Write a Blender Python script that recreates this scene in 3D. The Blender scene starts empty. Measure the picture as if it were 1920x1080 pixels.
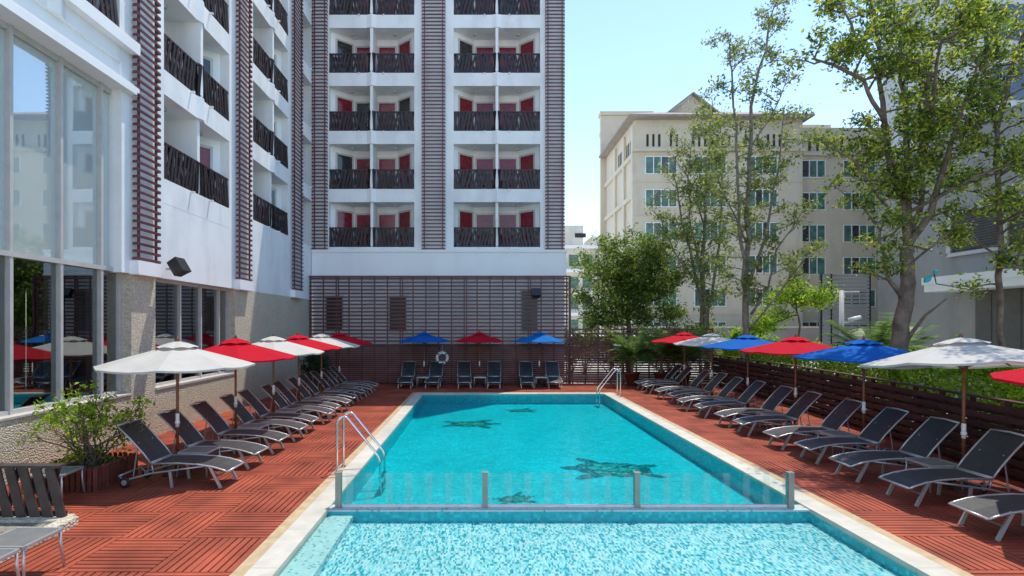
import bpy, math, random
from mathutils import Vector, Matrix
R = random.Random(7)
scene = bpy.context.scene
col = scene.collection
rad = math.radians
CAMH, F, VX, VY = 2.88, 1005.0, 901.0, 609.0

def P(px, py, Y):
    return Vector(((px - VX) * Y / F, Y, CAMH - (py - VY) * Y / F))

# ------------------------------------------------------------------ mesh builder
class MB:
    def __init__(s, xf=None):
        s.v, s.f, s.xf = [], [], xf
    def add(s, vs, fs):
        o = len(s.v)
        if s.xf: vs = [s.xf(*p) for p in vs]
        s.v.extend([tuple(p) for p in vs])
        s.f.extend([tuple(i + o for i in f) for f in fs])
    def box(s, x0, x1, y0, y1, z0, z1):
        s.add([(x0,y0,z0),(x1,y0,z0),(x1,y1,z0),(x0,y1,z0),(x0,y0,z1),(x1,y0,z1),(x1,y1,z1),(x0,y1,z1)],
              [(0,3,2,1),(4,5,6,7),(0,1,5,4),(1,2,6,5),(2,3,7,6),(3,0,4,7)])
    def quad(s, a, b, c, d):
        s.add([a, b, c, d], [(0,1,2,3)])
    def prism(s, plan, z0, z1):
        n = len(plan)
        vs = [(x,y,z0) for x,y in plan] + [(x,y,z1) for x,y in plan]
        fs = [tuple(range(n-1,-1,-1)), tuple(range(n,2*n))] + [(i,(i+1)%n,n+(i+1)%n,n+i) for i in range(n)]
        s.add(vs, fs)
    def bar(s, p, q, w, h, side=(0,0,1)):
        """box beam from p to q; h measured along 'side' direction, w across"""
        p, q = Vector(p), Vector(q); d = (q-p).normalized(); u = Vector(side)
        u = u - d*u.dot(d)
        if u.length < 1e-4: u = Vector((1,0,0)) - d*d.x
        u.normalize(); t = d.cross(u)
        vs = []
        for e in (p, q):
            for a, b in ((-1,-1),(1,-1),(1,1),(-1,1)):
                vs.append(e + t*(a*w/2) + u*(b*h/2))
        s.add(vs, [(0,3,2,1),(4,5,6,7),(0,1,5,4),(1,2,6,5),(2,3,7,6),(3,0,4,7)])
    def tube(s, pts, r, n=8, cap=True):
        pts = [Vector(p) for p in pts]; m = len(pts)
        rs = r if isinstance(r, (list, tuple)) else [r]*m
        vs, fs = [], []
        ref = None
        for i, p in enumerate(pts):
            d = (pts[min(i+1,m-1)] - pts[max(i-1,0)])
            d = d.normalized() if d.length > 1e-9 else Vector((0,0,1))
            if ref is None:
                ref = Vector((1,0,0)) if abs(d.x) < .8 else Vector((0,1,0))
            ref = (ref - d*ref.dot(d)).normalized(); t = d.cross(ref)
            for k in range(n):
                a = 2*math.pi*k/n
                vs.append(p + (ref*math.cos(a) + t*math.sin(a))*rs[i])
        for i in range(m-1):
            for k in range(n):
                k2 = (k+1)%n
                fs.append((i*n+k, i*n+k2, (i+1)*n+k2, (i+1)*n+k))
        if cap:
            fs.append(tuple(range(n-1,-1,-1))); fs.append(tuple(range((m-1)*n, m*n)))
        s.add(vs, fs)
    def lathe(s, prof, n=16, c=(0,0,0), ax=0):
        """prof [(r,z)]; ax 0: about z, 1: about y, 2: about x"""
        vs, fs = [], []
        for r_, z_ in prof:
            for k in range(n):
                a = 2*math.pi*k/n; x, y = r_*math.cos(a), r_*math.sin(a)
                q = (x,y,z_) if ax == 0 else ((x,z_,y) if ax == 1 else (z_,x,y))
                vs.append((q[0]+c[0], q[1]+c[1], q[2]+c[2]))
        for i in range(len(prof)-1):
            for k in range(n):
                k2 = (k+1)%n
                fs.append((i*n+k, i*n+k2, (i+1)*n+k2, (i+1)*n+k))
        fs.append(tuple(range(n-1,-1,-1))); fs.append(tuple(range((len(prof)-1)*n, len(prof)*n)))
        s.add(vs, fs)
    def build(s, name, mat, parent=None, smooth=False):
        me = bpy.data.meshes.new(name)
        o = bpy.data.objects.new(name, me); col.objects.link(o)
        off = Vector((0,0,0))
        if parent is not None:
            o.parent = parent
            q = parent
            while q is not None:
                off += q.location; q = q.parent
            if parent.get('_local'): off = Vector((0,0,0))
        me.from_pydata([(x-off.x, y-off.y, z-off.z) for x,y,z in s.v], [], s.f)
        me.update()
        if mat: me.materials.append(mat)
        if smooth:
            me.polygons.foreach_set('use_smooth', [True]*len(me.polygons))
        return o

def empty(name, loc=(0,0,0), rz=0.0):
    o = bpy.data.objects.new(name, None); col.objects.link(o)
    o.location = loc; o.rotation_euler = (0,0,rz); o.empty_display_size = .2
    return o
def tag(o, label=None, cat=None, group=None, kind=None):
    if label: o['label'] = label
    if cat: o['category'] = cat
    if group: o['group'] = group
    if kind: o['kind'] = kind
    return o
def kids(o):
    return [c for c in bpy.data.objects if c.parent == o]
def tree_of(o):
    return (o, [tree_of(c) for c in kids(o)])
def copy_tree(t, parent=None):
    o, ch = t
    c = o.copy(); col.objects.link(c)
    if parent is not None: c.parent = parent
    for q in ch: copy_tree(q, c)
    return c

# ------------------------------------------------------------------ materials
def newmat(name):
    m = bpy.data.materials.new(name); m.use_nodes = True
    nt = m.node_tree; nt.nodes.clear()
    return m, nt, nt.nodes.new('ShaderNodeOutputMaterial')
def N(nt, t, **kw):
    n = nt.nodes.new('ShaderNode'+t)
    for k, v in kw.items():
        if hasattr(n, k): setattr(n, k, v)
    return n
def ramp(nt, stops, interp='LINEAR'):
    n = N(nt, 'ValToRGB'); cr = n.color_ramp; cr.interpolation = interp
    while len(cr.elements) < len(stops): cr.elements.new(.5)
    for e, (p, c) in zip(cr.elements, stops):
        e.position = p; e.color = (*c, 1)
    return n
def pos(nt, scale=1.0, obj=False):
    if obj: s = N(nt,'TexCoord').outputs['Object']
    else: s = N(nt,'NewGeometry').outputs['Position']
    mp = N(nt,'Mapping')
    if not isinstance(scale,(tuple,list)): scale = (scale,)*3
    mp.inputs['Scale'].default_value = scale
    nt.links.new(s, mp.inputs['Vector'])
    return mp.outputs['Vector']

def mat_simple(name, c, rough=.6, metal=0.0, var=.12, nscale=4.0, bump=0.0, bscale=60.0, island=0.0, spec=.5, obj=False):
    m, nt, out = newmat(name); L = nt.links.new
    b = N(nt,'BsdfPrincipled'); L(b.outputs[0], out.inputs[0])
    b.inputs['Roughness'].default_value = rough; b.inputs['Metallic'].default_value = metal
    b.inputs['Specular IOR Level'].default_value = spec
    noi = N(nt,'TexNoise'); noi.inputs['Scale'].default_value = nscale; noi.inputs['Detail'].default_value = 5
    L(pos(nt, 1, obj), noi.inputs['Vector'])
    lo = tuple(max(0,x*(1-var)) for x in c); hi = tuple(min(1,x*(1+var)) for x in c)
    rp = ramp(nt, [(.3,lo),(.7,hi)]); L(noi.outputs['Fac'], rp.inputs[0])
    src = rp.outputs[0]
    if island:
        g = N(nt,'NewGeometry'); hs = N(nt,'HueSaturation')
        mr = N(nt,'MapRange'); mr.inputs['To Min'].default_value = 1-island; mr.inputs['To Max'].default_value = 1+island
        L(g.outputs['Random Per Island'], mr.inputs['Value']); L(mr.outputs[0], hs.inputs['Value'])
        L(src, hs.inputs['Color']); src = hs.outputs[0]
    L(src, b.inputs['Base Color'])
    if bump:
        n2 = N(nt,'TexNoise'); n2.inputs['Scale'].default_value = bscale; n2.inputs['Detail'].default_value = 4
        L(pos(nt, 1, obj), n2.inputs['Vector'])
        bp = N(nt,'Bump'); bp.inputs['Strength'].default_value = bump; bp.inputs['Distance'].default_value = .02
        L(n2.outputs['Fac'], bp.inputs['Height']); L(bp.outputs[0], b.inputs['Normal'])
    return m

def mat_wall(name, c, stain=.10):
    m, nt, out = newmat(name); L = nt.links.new
    b = N(nt,'BsdfPrincipled'); L(b.outputs[0], out.inputs[0]); b.inputs['Roughness'].default_value = .75
    n1 = N(nt,'TexNoise'); n1.inputs['Scale'].default_value = 1; n1.inputs['Detail'].default_value = 6
    L(pos(nt,(1.3,1.3,.35)), n1.inputs['Vector'])
    n2 = N(nt,'TexNoise'); n2.inputs['Scale'].default_value = .5; n2.inputs['Detail'].default_value = 8; n2.inputs['Roughness'].default_value = .7
    L(pos(nt,1), n2.inputs['Vector'])
    mx = N(nt,'Math', operation='MULTIPLY'); L(n1.outputs['Fac'], mx.inputs[0]); L(n2.outputs['Fac'], mx.inputs[1])
    rp = ramp(nt, [(.12,tuple(x*(1-stain*1.6) for x in c)),(.25,tuple(x*(1-stain*.4) for x in c)),(.4,c)])
    L(mx.outputs[0], rp.inputs[0]); L(rp.outputs[0], b.inputs['Base Color'])
    n3 = N(nt,'TexNoise'); n3.inputs['Scale'].default_value = 45; L(pos(nt,1), n3.inputs['Vector'])
    bp = N(nt,'Bump'); bp.inputs['Strength'].default_value = .12; bp.inputs['Distance'].default_value = .01
    L(n3.outputs['Fac'], bp.inputs['Height']); L(bp.outputs[0], b.inputs['Normal'])
    return m

def mat_pebble(name, ca, cb, scale=28, strength=.9):
    m, nt, out = newmat(name); L = nt.links.new
    b = N(nt,'BsdfPrincipled'); L(b.outputs[0], out.inputs[0]); b.inputs['Roughness'].default_value = .85
    v = N(nt,'TexVoronoi'); v.inputs['Scale'].default_value = scale
    L(pos(nt,1), v.inputs['Vector'])
    sep = N(nt,'SeparateColor'); L(v.outputs['Color'], sep.inputs[0])
    n1 = N(nt,'TexNoise'); n1.inputs['Scale'].default_value = 1.2; n1.inputs['Detail'].default_value = 6
    L(pos(nt,1), n1.inputs['Vector'])
    ad = N(nt,'Math', operation='MULTIPLY_ADD'); ad.inputs[1].default_value = .6
    L(sep.outputs[0], ad.inputs[0])
    m2 = N(nt,'Math', operation='MULTIPLY'); m2.inputs[1].default_value = .4; L(n1.outputs['Fac'], m2.inputs[0])
    L(m2.outputs[0], ad.inputs[2])
    rp = ramp(nt, [(.1,ca),(.9,cb)]); L(ad.outputs[0], rp.inputs[0]); L(rp.outputs[0], b.inputs['Base Color'])
    bp = N(nt,'Bump'); bp.inputs['Strength'].default_value = strength; bp.inputs['Distance'].default_value = .03
    bp.invert = True
    L(v.outputs['Distance'], bp.inputs['Height']); L(bp.outputs[0], b.inputs['Normal'])
    return m

def mat_mosaic(name, stops, tile=.05, big=(.9,1.1), grout=None, warp=0.0):
    m, nt, out = newmat(name); L = nt.links.new
    b = N(nt,'BsdfPrincipled'); L(b.outputs[0], out.inputs[0]); b.inputs['Roughness'].default_value = .35
    p = pos(nt, tuple(1/q for q in tile) if isinstance(tile,tuple) else 1/tile)
    if warp:
        nw = N(nt,'TexNoise'); nw.inputs['Scale'].default_value = .25; L(p, nw.inputs['Vector'])
        va = N(nt,'VectorMath', operation='SCALE'); va.inputs['Scale'].default_value = warp; L(nw.outputs['Color'], va.inputs[0])
        vb = N(nt,'VectorMath', operation='ADD'); L(p, vb.inputs[0]); L(va.outputs[0], vb.inputs[1]); p = vb.outputs[0]
    va = N(nt,'VectorMath', operation='ADD'); va.inputs[1].default_value = (.13,.17,.21); L(p, va.inputs[0])
    fl = N(nt,'VectorMath', operation='FLOOR'); L(va.outputs[0], fl.inputs[0])
    wn = N(nt,'TexWhiteNoise'); wn.noise_dimensions = '3D'; L(fl.outputs[0], wn.inputs['Vector'])
    rp = ramp(nt, stops, 'CONSTANT'); L(wn.outputs['Value'], rp.inputs[0])
    n1 = N(nt,'TexNoise'); n1.inputs['Scale'].default_value = .45; n1.inputs['Detail'].default_value = 5; L(pos(nt,1), n1.inputs['Vector'])
    mr = N(nt,'MapRange'); mr.inputs['From Min'].default_value = .3; mr.inputs['From Max'].default_value = .7
    mr.inputs['To Min'].default_value = big[0]; mr.inputs['To Max'].default_value = big[1]; L(n1.outputs['Fac'], mr.inputs['Value'])
    hs = N(nt,'HueSaturation'); L(mr.outputs[0], hs.inputs['Value']); L(rp.outputs[0], hs.inputs['Color'])
    L(hs.outputs[0], b.inputs['Base Color'])
    return m

def mat_leaf(name, stops, trans=.35, rough=.45):
    m, nt, out = newmat(name); L = nt.links.new
    g = N(nt,'NewGeometry'); rp = ramp(nt, stops); L(g.outputs['Random Per Island'], rp.inputs[0])
    b = N(nt,'BsdfPrincipled'); b.inputs['Roughness'].default_value = rough; L(rp.outputs[0], b.inputs['Base Color'])
    b.inputs['Specular IOR Level'].default_value = .4
    t = N(nt,'BsdfTranslucent'); hs = N(nt,'HueSaturation'); hs.inputs['Value'].default_value = 1.5; hs.inputs['Hue'].default_value = .485
    L(rp.outputs[0], hs.inputs['Color']); L(hs.outputs[0], t.inputs['Color'])
    mx = N(nt,'MixShader'); mx.inputs[0].default_value = trans
    L(b.outputs[0], mx.inputs[1]); L(t.outputs[0], mx.inputs[2]); L(mx.outputs[0], out.inputs[0])
    return m

def mat_fabric(name, c, trans=.3):
    m, nt, out = newmat(name); L = nt.links.new
    n1 = N(nt,'TexNoise'); n1.inputs['Scale'].default_value = 2.5; n1.inputs['Detail'].default_value = 5
    L(pos(nt,1,True), n1.inputs['Vector'])
    rp = ramp(nt, [(.3,tuple(x*.88 for x in c)),(.7,c)]); L(n1.outputs['Fac'], rp.inputs[0])
    d = N(nt,'BsdfPrincipled'); d.inputs['Roughness'].default_value = .85; d.inputs['Specular IOR Level'].default_value = .15
    L(rp.outputs[0], d.inputs['Base Color'])
    wv = N(nt,'TexNoise'); wv.inputs['Scale'].default_value = 5; L(pos(nt,(1,1,1),True), wv.inputs['Vector'])
    bp = N(nt,'Bump'); bp.inputs['Strength'].default_value = .25; bp.inputs['Distance'].default_value = .03
    L(wv.outputs['Fac'], bp.inputs['Height']); L(bp.outputs[0], d.inputs['Normal'])
    t = N(nt,'BsdfTranslucent'); L(rp.outputs[0], t.inputs['Color'])
    mx = N(nt,'MixShader'); mx.inputs[0].default_value = trans
    L(d.outputs[0], mx.inputs[1]); L(t.outputs[0], mx.inputs[2]); L(mx.outputs[0], out.inputs[0])
    return m

def mat_glass(name, tint, base_ref=.12, k=1.0, rough=0.0, ior=1.5, milk=0.0):
    m, nt, out = newmat(name); L = nt.links.new
    t = N(nt,'BsdfTransparent'); t.inputs[0].default_value = (*tint,1)
    g = N(nt,'BsdfGlossy'); g.inputs['Roughness'].default_value = rough; g.inputs['Color'].default_value = (.95,1,1,1)
    n1 = N(nt,'TexNoise'); n1.inputs['Scale'].default_value = .6; L(pos(nt,1), n1.inputs['Vector'])
    bp = N(nt,'Bump'); bp.inputs['Strength'].default_value = .03; bp.inputs['Distance'].default_value = .05
    L(n1.outputs['Fac'], bp.inputs['Height']); L(bp.outputs[0], g.inputs['Normal'])
    fr = N(nt,'Fresnel'); fr.inputs['IOR'].default_value = ior
    ma = N(nt,'Math', operation='MULTIPLY_ADD'); ma.inputs[1].default_value = k; ma.inputs[2].default_value = base_ref; ma.use_clamp = True
    L(fr.outputs[0], ma.inputs[0])
    body = t.outputs[0]
    if milk:
        df = N(nt,'BsdfDiffuse'); df.inputs[0].default_value = (.80,.90,.88,1)
        mm = N(nt,'MixShader'); mm.inputs[0].default_value = milk; L(t.outputs[0], mm.inputs[1]); L(df.outputs[0], mm.inputs[2]); body = mm.outputs[0]
    mx = N(nt,'MixShader'); L(ma.outputs[0], mx.inputs[0]); L(body, mx.inputs[1]); L(g.outputs[0], mx.inputs[2])
    L(mx.outputs[0], out.inputs[0])
    return m

def mat_water(name, tint, scale, strength, k):
    m, nt, out = newmat(name); L = nt.links.new
    n0 = N(nt,'TexNoise'); n0.inputs['Scale'].default_value = scale; n0.inputs['Detail'].default_value = 3; n0.inputs['Distortion'].default_value = .8
    L(pos(nt,(1,1.0,1)), n0.inputs['Vector'])
    bp = N(nt,'Bump'); bp.inputs['Strength'].default_value = strength; bp.inputs['Distance'].default_value = .05
    L(n0.outputs['Fac'], bp.inputs['Height'])
    t = N(nt,'BsdfTransparent')
    rp = ramp(nt, [(.36,tuple(x*.95 for x in tint)),(.62,tuple(min(1,x*1.05) for x in tint))])
    L(n0.outputs['Fac'], rp.inputs[0]); L(rp.outputs[0], t.inputs[0])
    g = N(nt,'BsdfGlossy'); g.inputs['Roughness'].default_value = .03; L(bp.outputs[0], g.inputs['Normal'])
    fr = N(nt,'Fresnel'); fr.inputs['IOR'].default_value = 1.33; L(bp.outputs[0], fr.inputs['Normal'])
    ma = N(nt,'Math', operation='MULTIPLY'); ma.inputs[1].default_value = k; L(fr.outputs[0], ma.inputs[0])
    mx = N(nt,'MixShader'); L(ma.outputs[0], mx.inputs[0]); L(t.outputs[0], mx.inputs[1]); L(g.outputs[0], mx.inputs[2])
    L(mx.outputs[0], out.inputs[0])
    return m

M = {}
M['white'] = mat_wall('white_render', (.87,.865,.855), .13)
M['white2'] = mat_wall('white_paint', (.86,.855,.845), .05)
M['beige'] = mat_wall('beige_render', (.66,.575,.44), .10)
M['beige_dark'] = mat_wall('dark_beige_render', (.40,.37,.31), .10)  # darker beige, colour of the downpipe
M['cream'] = mat_wall('cream_render', (.70,.66,.57), .12)
M['grey_wall'] = mat_wall('grey_render', (.34,.325,.31), .15)
M['dark_grey'] = mat_simple('dark_grey_cladding', (.10,.092,.088), .6)
M['tower'] = mat_wall('pale_grey_cladding', (.50,.50,.50), .05)
M['pebble'] = mat_pebble('pebble_dash', (.42,.37,.27), (.70,.64,.50), 30, .8)
M['gravel'] = mat_pebble('gravel_bed', (.12,.10,.08), (.40,.36,.30), 16, 1.0)
M['ground'] = mat_simple('pale_paving', (.58,.56,.51), .9, var=.3, nscale=1.2, bump=.3)
M['deck'] = mat_simple('red_stained_timber', (.31,.066,.035), .6, var=.35, nscale=1.3, bump=.3, bscale=35, island=.08, spec=.28)
M['sill'] = mat_simple('pale_stone', (.50,.47,.42), .7, var=.12, nscale=5, bump=.2)
M['coping'] = mat_simple('cream_coping', (.53,.495,.42), .6, var=.12, nscale=3, bump=.12, bscale=40, island=.07)
M['tan'] = mat_simple('tan_stone', (.46,.34,.20), .7, var=.18, nscale=6, bump=.25)
M['maroon'] = mat_simple('maroon_slats', (.115,.032,.036), .5, var=.2, nscale=3, island=.18)
M['fence'] = mat_simple('dark_brown_timber', (.078,.028,.027), .55, var=.3, nscale=3, bump=.25, island=.25)
M['fence_red'] = mat_simple('dark_maroon_timber', (.150,.052,.045), .6, var=.3, nscale=3, island=.25, spec=.3)
M['post_metal'] = mat_simple('satin_grey_post', (.30,.29,.25), .42, .3)
M['pane_dimgreen'] = mat_simple('dim_green_glass', (.10,.16,.15), .35)
M['pane_dim'] = mat_simple('dim_glass', (.045,.035,.035), .35)
M['railing'] = mat_simple('brown_black_timber', (.030,.018,.021), .5, var=.3, nscale=5, island=.35)
M['railing_big'] = mat_simple('weathered_brown_boards', (.060,.042,.040), .45, var=.35, nscale=6, bump=.3, island=.25)
M['picket'] = mat_simple('red_brown_pickets', (.17,.046,.034), .55, var=.3, nscale=8, bump=.2, island=.3)
M['alu'] = mat_simple('brushed_aluminium', (.50,.49,.48), .36, .55, var=.06)
M['alu_frame'] = mat_simple('grey_window_frame', (.52,.50,.47), .5, .1, var=.08)
M['steel'] = mat_simple('polished_steel', (.72,.72,.70), .13, 1.0, var=.04)
M['sling'] = mat_simple('charcoal_sling', (.030,.033,.037), .50, var=.15, nscale=8, bump=.25, bscale=220, obj=True, spec=.55)
M['sling_pale'] = mat_simple('grey_mesh_top', (.17,.17,.16), .45, var=.12, nscale=6, bump=.2, bscale=220, obj=True)
M['black'] = mat_simple('black_plastic', (.02,.02,.022), .45)
M['rubber'] = mat_simple('black_rubber', (.015,.015,.015), .7)
M['wood'] = mat_simple('varnished_pole', (.20,.060,.025), .4, var=.3, nscale=9, obj=True)
M['rib'] = mat_simple('timber_rib', (.16,.06,.035), .5, var=.2, nscale=9, obj=True)
M['red'] = mat_fabric('red_canvas', (.62,.010,.030), .30)
M['blue'] = mat_fabric('blue_canvas', (.010,.140,.52), .30)
M['lightblue'] = mat_fabric('light_blue_canvas', (.010,.20,.62), .35)
M['canvas'] = mat_fabric('white_canvas', (.64,.62,.57), .25)
M['plastic_white'] = mat_simple('white_plastic', (.75,.74,.72), .4)
M['red_plain'] = mat_simple('red_print', (.55,.02,.03), .5)
M['teal'] = mat_simple('teal_lacquer', (.01,.36,.40), .35)
M['terracotta'] = mat_simple('dark_red_pot', (.15,.030,.022), .45, var=.25)
M['bark'] = mat_simple('grey_brown_bark', (.155,.115,.088), .9, var=.45, nscale=5, bump=.9, bscale=14)
M['bark_pale'] = mat_simple('pale_bark', (.22,.18,.14), .9, var=.4, nscale=5, bump=.8, bscale=14)
M['stem'] = mat_simple('woody_stem', (.16,.11,.075), .85, var=.3)
M['soil'] = mat_simple('dark_soil_and_gap_shade', (.05,.035,.025), .95, var=.4)  # soil in planter and pots; also the painted shade below the deck gaps
M['leaf'] = mat_leaf('broad_leaf', [(0,(.025,.06,.016)),(.4,(.11,.19,.025)),(.75,(.25,.33,.035)),(1,(.44,.43,.04))],.55)
M['leaf_sparse'] = mat_leaf('small_leaf', [(0,(.06,.10,.028)),(.5,(.16,.22,.05)),(1,(.32,.35,.07))],.55)
M['leaf_dense'] = mat_leaf('dense_leaf', [(0,(.035,.075,.018)),(.5,(.11,.19,.03)),(1,(.27,.36,.05))],.55)
M['leaf_hedge'] = mat_leaf('hedge_leaf', [(0,(.05,.14,.012)),(.5,(.21,.38,.025)),(1,(.46,.58,.04))], .55)
M['leaf_palm'] = mat_leaf('palm_leaf', [(0,(.045,.10,.025)),(1,(.16,.26,.05))], .4)
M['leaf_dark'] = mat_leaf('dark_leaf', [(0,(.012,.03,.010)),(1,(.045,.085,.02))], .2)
M['flower'] = mat_leaf('red_petal', [(0,(.45,.02,.01)),(1,(.70,.10,.02))], .3)
M['pink'] = mat_leaf('pink_petal', [(0,(.55,.30,.30)),(1,(.70,.5,.46))], .3)
M['glass_up'] = mat_glass('upper_glazing', (.90,.97,.97), .26, 1.1, milk=.55)
M['glass_low'] = mat_glass('lower_glazing', (.55,.63,.62), .20, 1.2)
M['glass_dark'] = mat_glass('dark_window', (.20,.28,.28), .10, 1.0)
M['blind'] = mat_simple('pale_blind', (.74,.80,.78), .9, var=.05)
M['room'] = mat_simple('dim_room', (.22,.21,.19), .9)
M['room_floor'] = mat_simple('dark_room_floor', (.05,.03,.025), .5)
M['pane_red'] = mat_simple('red_curtain_behind_glass', (.20,.012,.022), .12, var=.4, nscale=6, spec=.6)
M['pane_dark'] = mat_simple('dark_glass', (.03,.028,.030), .08, var=.3, spec=.9)
M['pane_green'] = mat_simple('green_tinted_glass', (.075,.17,.135), .22, var=.5, nscale=1.7, spec=.6)
M['pane_blue'] = mat_simple('blue_tinted_glass', (.04,.065,.10), .08, var=.4, nscale=.6, spec=.9)
M['slit'] = mat_simple('dark_slit', (.03,.028,.025), .8)
M['rooftile'] = mat_simple('brown_grey_roof', (.34,.29,.25), .8, var=.2, nscale=6, bump=.3, bscale=20)
M['apron'] = mat_simple('yellow_tan_band', (.55,.38,.16), .7)
M['green_sign'] = mat_simple('green_print', (.08,.35,.15), .5)
M['mosaic_deep'] = mat_mosaic('turquoise_mosaic', [(0,(.010,.42,.47)),(.3,(.012,.47,.52)),(.6,(.016,.52,.57)),(.85,(.04,.62,.65))], .05, (.92,1.07), warp=.8)
M['mosaic_shallow'] = mat_mosaic('white_blue_mosaic', [(0,(.60,.62,.60)),(.34,(.22,.50,.54)),(.58,(.025,.27,.33)),(.80,(.38,.57,.58))], (.022,.055,.025), (.93,1.07), warp=.4)
M['mosaic_ledge'] = mat_mosaic('white_dotted_mosaic', [(0,(.52,.55,.53)),(.80,(.16,.34,.36)),(.88,(.58,.60,.58))], .034, (.95,1.05))
M['turtle_dark'] = mat_mosaic('dark_green_mosaic', [(0,(.012,.08,.09)),(.6,(.02,.13,.14)),(.85,(.05,.34,.38))], .05, (.8,1.2), warp=1.2)
M['turtle_pale'] = mat_mosaic('pale_green_mosaic', [(0,(.10,.34,.27)),(.35,(.02,.14,.14)),(.62,(.32,.50,.36)),(.75,(.06,.30,.30))], .07, (.8,1.2), warp=1.6)
M['water'] = mat_water('pool_water', (.32,.88,.90), 3.6, .35, .38)
M['water_shallow'] = mat_water('shallow_pool_water', (.72,.95,.95), 6.0, .35, .36)

def mat_sheet_glass():
    m, nt, out = newmat('frosted_striped_glass'); L = nt.links.new
    sep = N(nt,'SeparateXYZ'); L(N(nt,'TexCoord').outputs['Object'], sep.inputs[0])
    mul = N(nt,'Math', operation='MULTIPLY'); mul.inputs[1].default_value = 1/.315; L(sep.outputs[0], mul.inputs[0])
    fr = N(nt,'Math', operation='FRACT'); L(mul.outputs[0], fr.inputs[0])
    gt = N(nt,'Math', operation='LESS_THAN'); gt.inputs[1].default_value = .35; L(fr.outputs[0], gt.inputs[0])
    gz = N(nt,'Math', operation='MULTIPLY'); gz.inputs[1].default_value = .11; L(gt.outputs[0], gz.inputs[0])
    t = N(nt,'BsdfTransparent'); t.inputs[0].default_value = (.93,.98,.97,1)
    g = N(nt,'BsdfGlossy'); g.inputs['Roughness'].default_value = .02
    f = N(nt,'Fresnel'); f.inputs['IOR'].default_value = 1.45
    mx = N(nt,'MixShader'); L(f.outputs[0], mx.inputs[0]); L(t.outputs[0], mx.inputs[1]); L(g.outputs[0], mx.inputs[2])
    d = N(nt,'BsdfDiffuse'); d.inputs[0].default_value = (.62,.68,.66,1)
    tl = N(nt,'BsdfTranslucent'); tl.inputs[0].default_value = (.7,.75,.73,1)
    m2 = N(nt,'MixShader'); m2.inputs[0].default_value = .45; L(d.outputs[0], m2.inputs[1]); L(tl.outputs[0], m2.inputs[2])
    m3 = N(nt,'MixShader'); L(gz.outputs[0], m3.inputs[0]); L(mx.outputs[0], m3.inputs[1]); L(m2.outputs[0], m3.inputs[2])
    L(m3.outputs[0], out.inputs[0])
    return m
M['sheet_glass'] = mat_sheet_glass()

# ------------------------------------------------------------------ setting: ground, deck, pool
PX0, PX1, PY0, PY1 = -2.88, 5.66, -1.0, 22.8          # outer edge of the pool coping
IX0, IX1, IY0, IY1 = -2.38, 5.14, -.5, 22.32          # inner edge (water)
DIV0, DIV1 = 8.36, 8.62                                # dividing wall between shallow and deep pool

g = MB()
B = 900.0
gx = [-B, PX0, PX1, B]; gy = [-B, PY0, PY1, B]
for i in range(3):
    for j in range(3):
        if i == 1 and j == 1: continue
        g.quad((gx[i],gy[j],-.045),(gx[i+1],gy[j],-.045),(gx[i+1],gy[j+1],-.045),(gx[i],gy[j+1],-.045))
tag(g.build('ground', M['ground']), 'pale paved ground around the pool terrace', 'ground', kind='structure')

d = MB()
def deck_region(x0, x1, y0, y1, ox, oy, par):
    i0, i1 = math.floor((x0-ox)/1.0), math.ceil((x1-ox)/1.0)
    j0, j1 = math.floor((y0-oy)/1.0), math.ceil((y1-oy)/1.0)
    for i in range(i0, i1):
        for j in range(j0, j1):
            tx, ty = ox+i, oy+j
            for k in range(10):
                a, b = k*.1+.012, (k+1)*.1-.012
                if k == 4: b += .005
                if k == 5: a -= .005
                dz = R.uniform(-.0015,.0015)
                if (i+j+par) % 2 == 0: X0,X1,Y0,Y1 = tx+a,tx+b,ty+.003,ty+.997
                else: X0,X1,Y0,Y1 = tx+.003,tx+.997,ty+a,ty+b
                X0,X1,Y0,Y1 = max(X0,x0),min(X1,x1),max(Y0,y0),min(Y1,y1)
                if X1-X0 < .01 or Y1-Y0 < .01: continue
                z = dz
                d.add([(X0,Y0,-.034),(X1,Y0,-.034),(X1,Y1,-.034),(X0,Y1,-.034),(X0,Y0,z),(X1,Y0,z),(X1,Y1,z),(X0,Y1,z)],
                      [(4,5,6,7),(0,1,5,4),(1,2,6,5),(2,3,7,6),(3,0,4,7)])
deck_region(-8.45, PX0, 1.0, 26.7, -2.88, .245, 1)
deck_region(PX1, 11.6, 1.0, 26.4, PX1, .30, 0)
deck_region(PX0, PX1, PY1, 26.4, -2.88, .245, 1)
db = MB()
db.quad((-8.45,1.0,-.036),(PX0,1.0,-.036),(PX0,26.7,-.036),(-8.45,26.7,-.036)); db.quad((PX1,1.0,-.036),(11.6,1.0,-.036),(11.6,26.4,-.036),(PX1,26.4,-.036)); db.quad((PX0,PY1,-.036),(PX1,PY1,-.036),(PX1,26.4,-.036),(PX0,26.4,-.036))
tag(db.build('deck_gap_shade', M['soil']), 'dark sheet added under the deck as painted shade in its gaps', 'gap shade sheet', kind='structure')  # dark sheet added under the boards; shade of the gaps put into colour
tag(d.build('deck', M['deck']), 'red stained timber deck laid in squares of alternating slats', 'deck', kind='structure')

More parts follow.
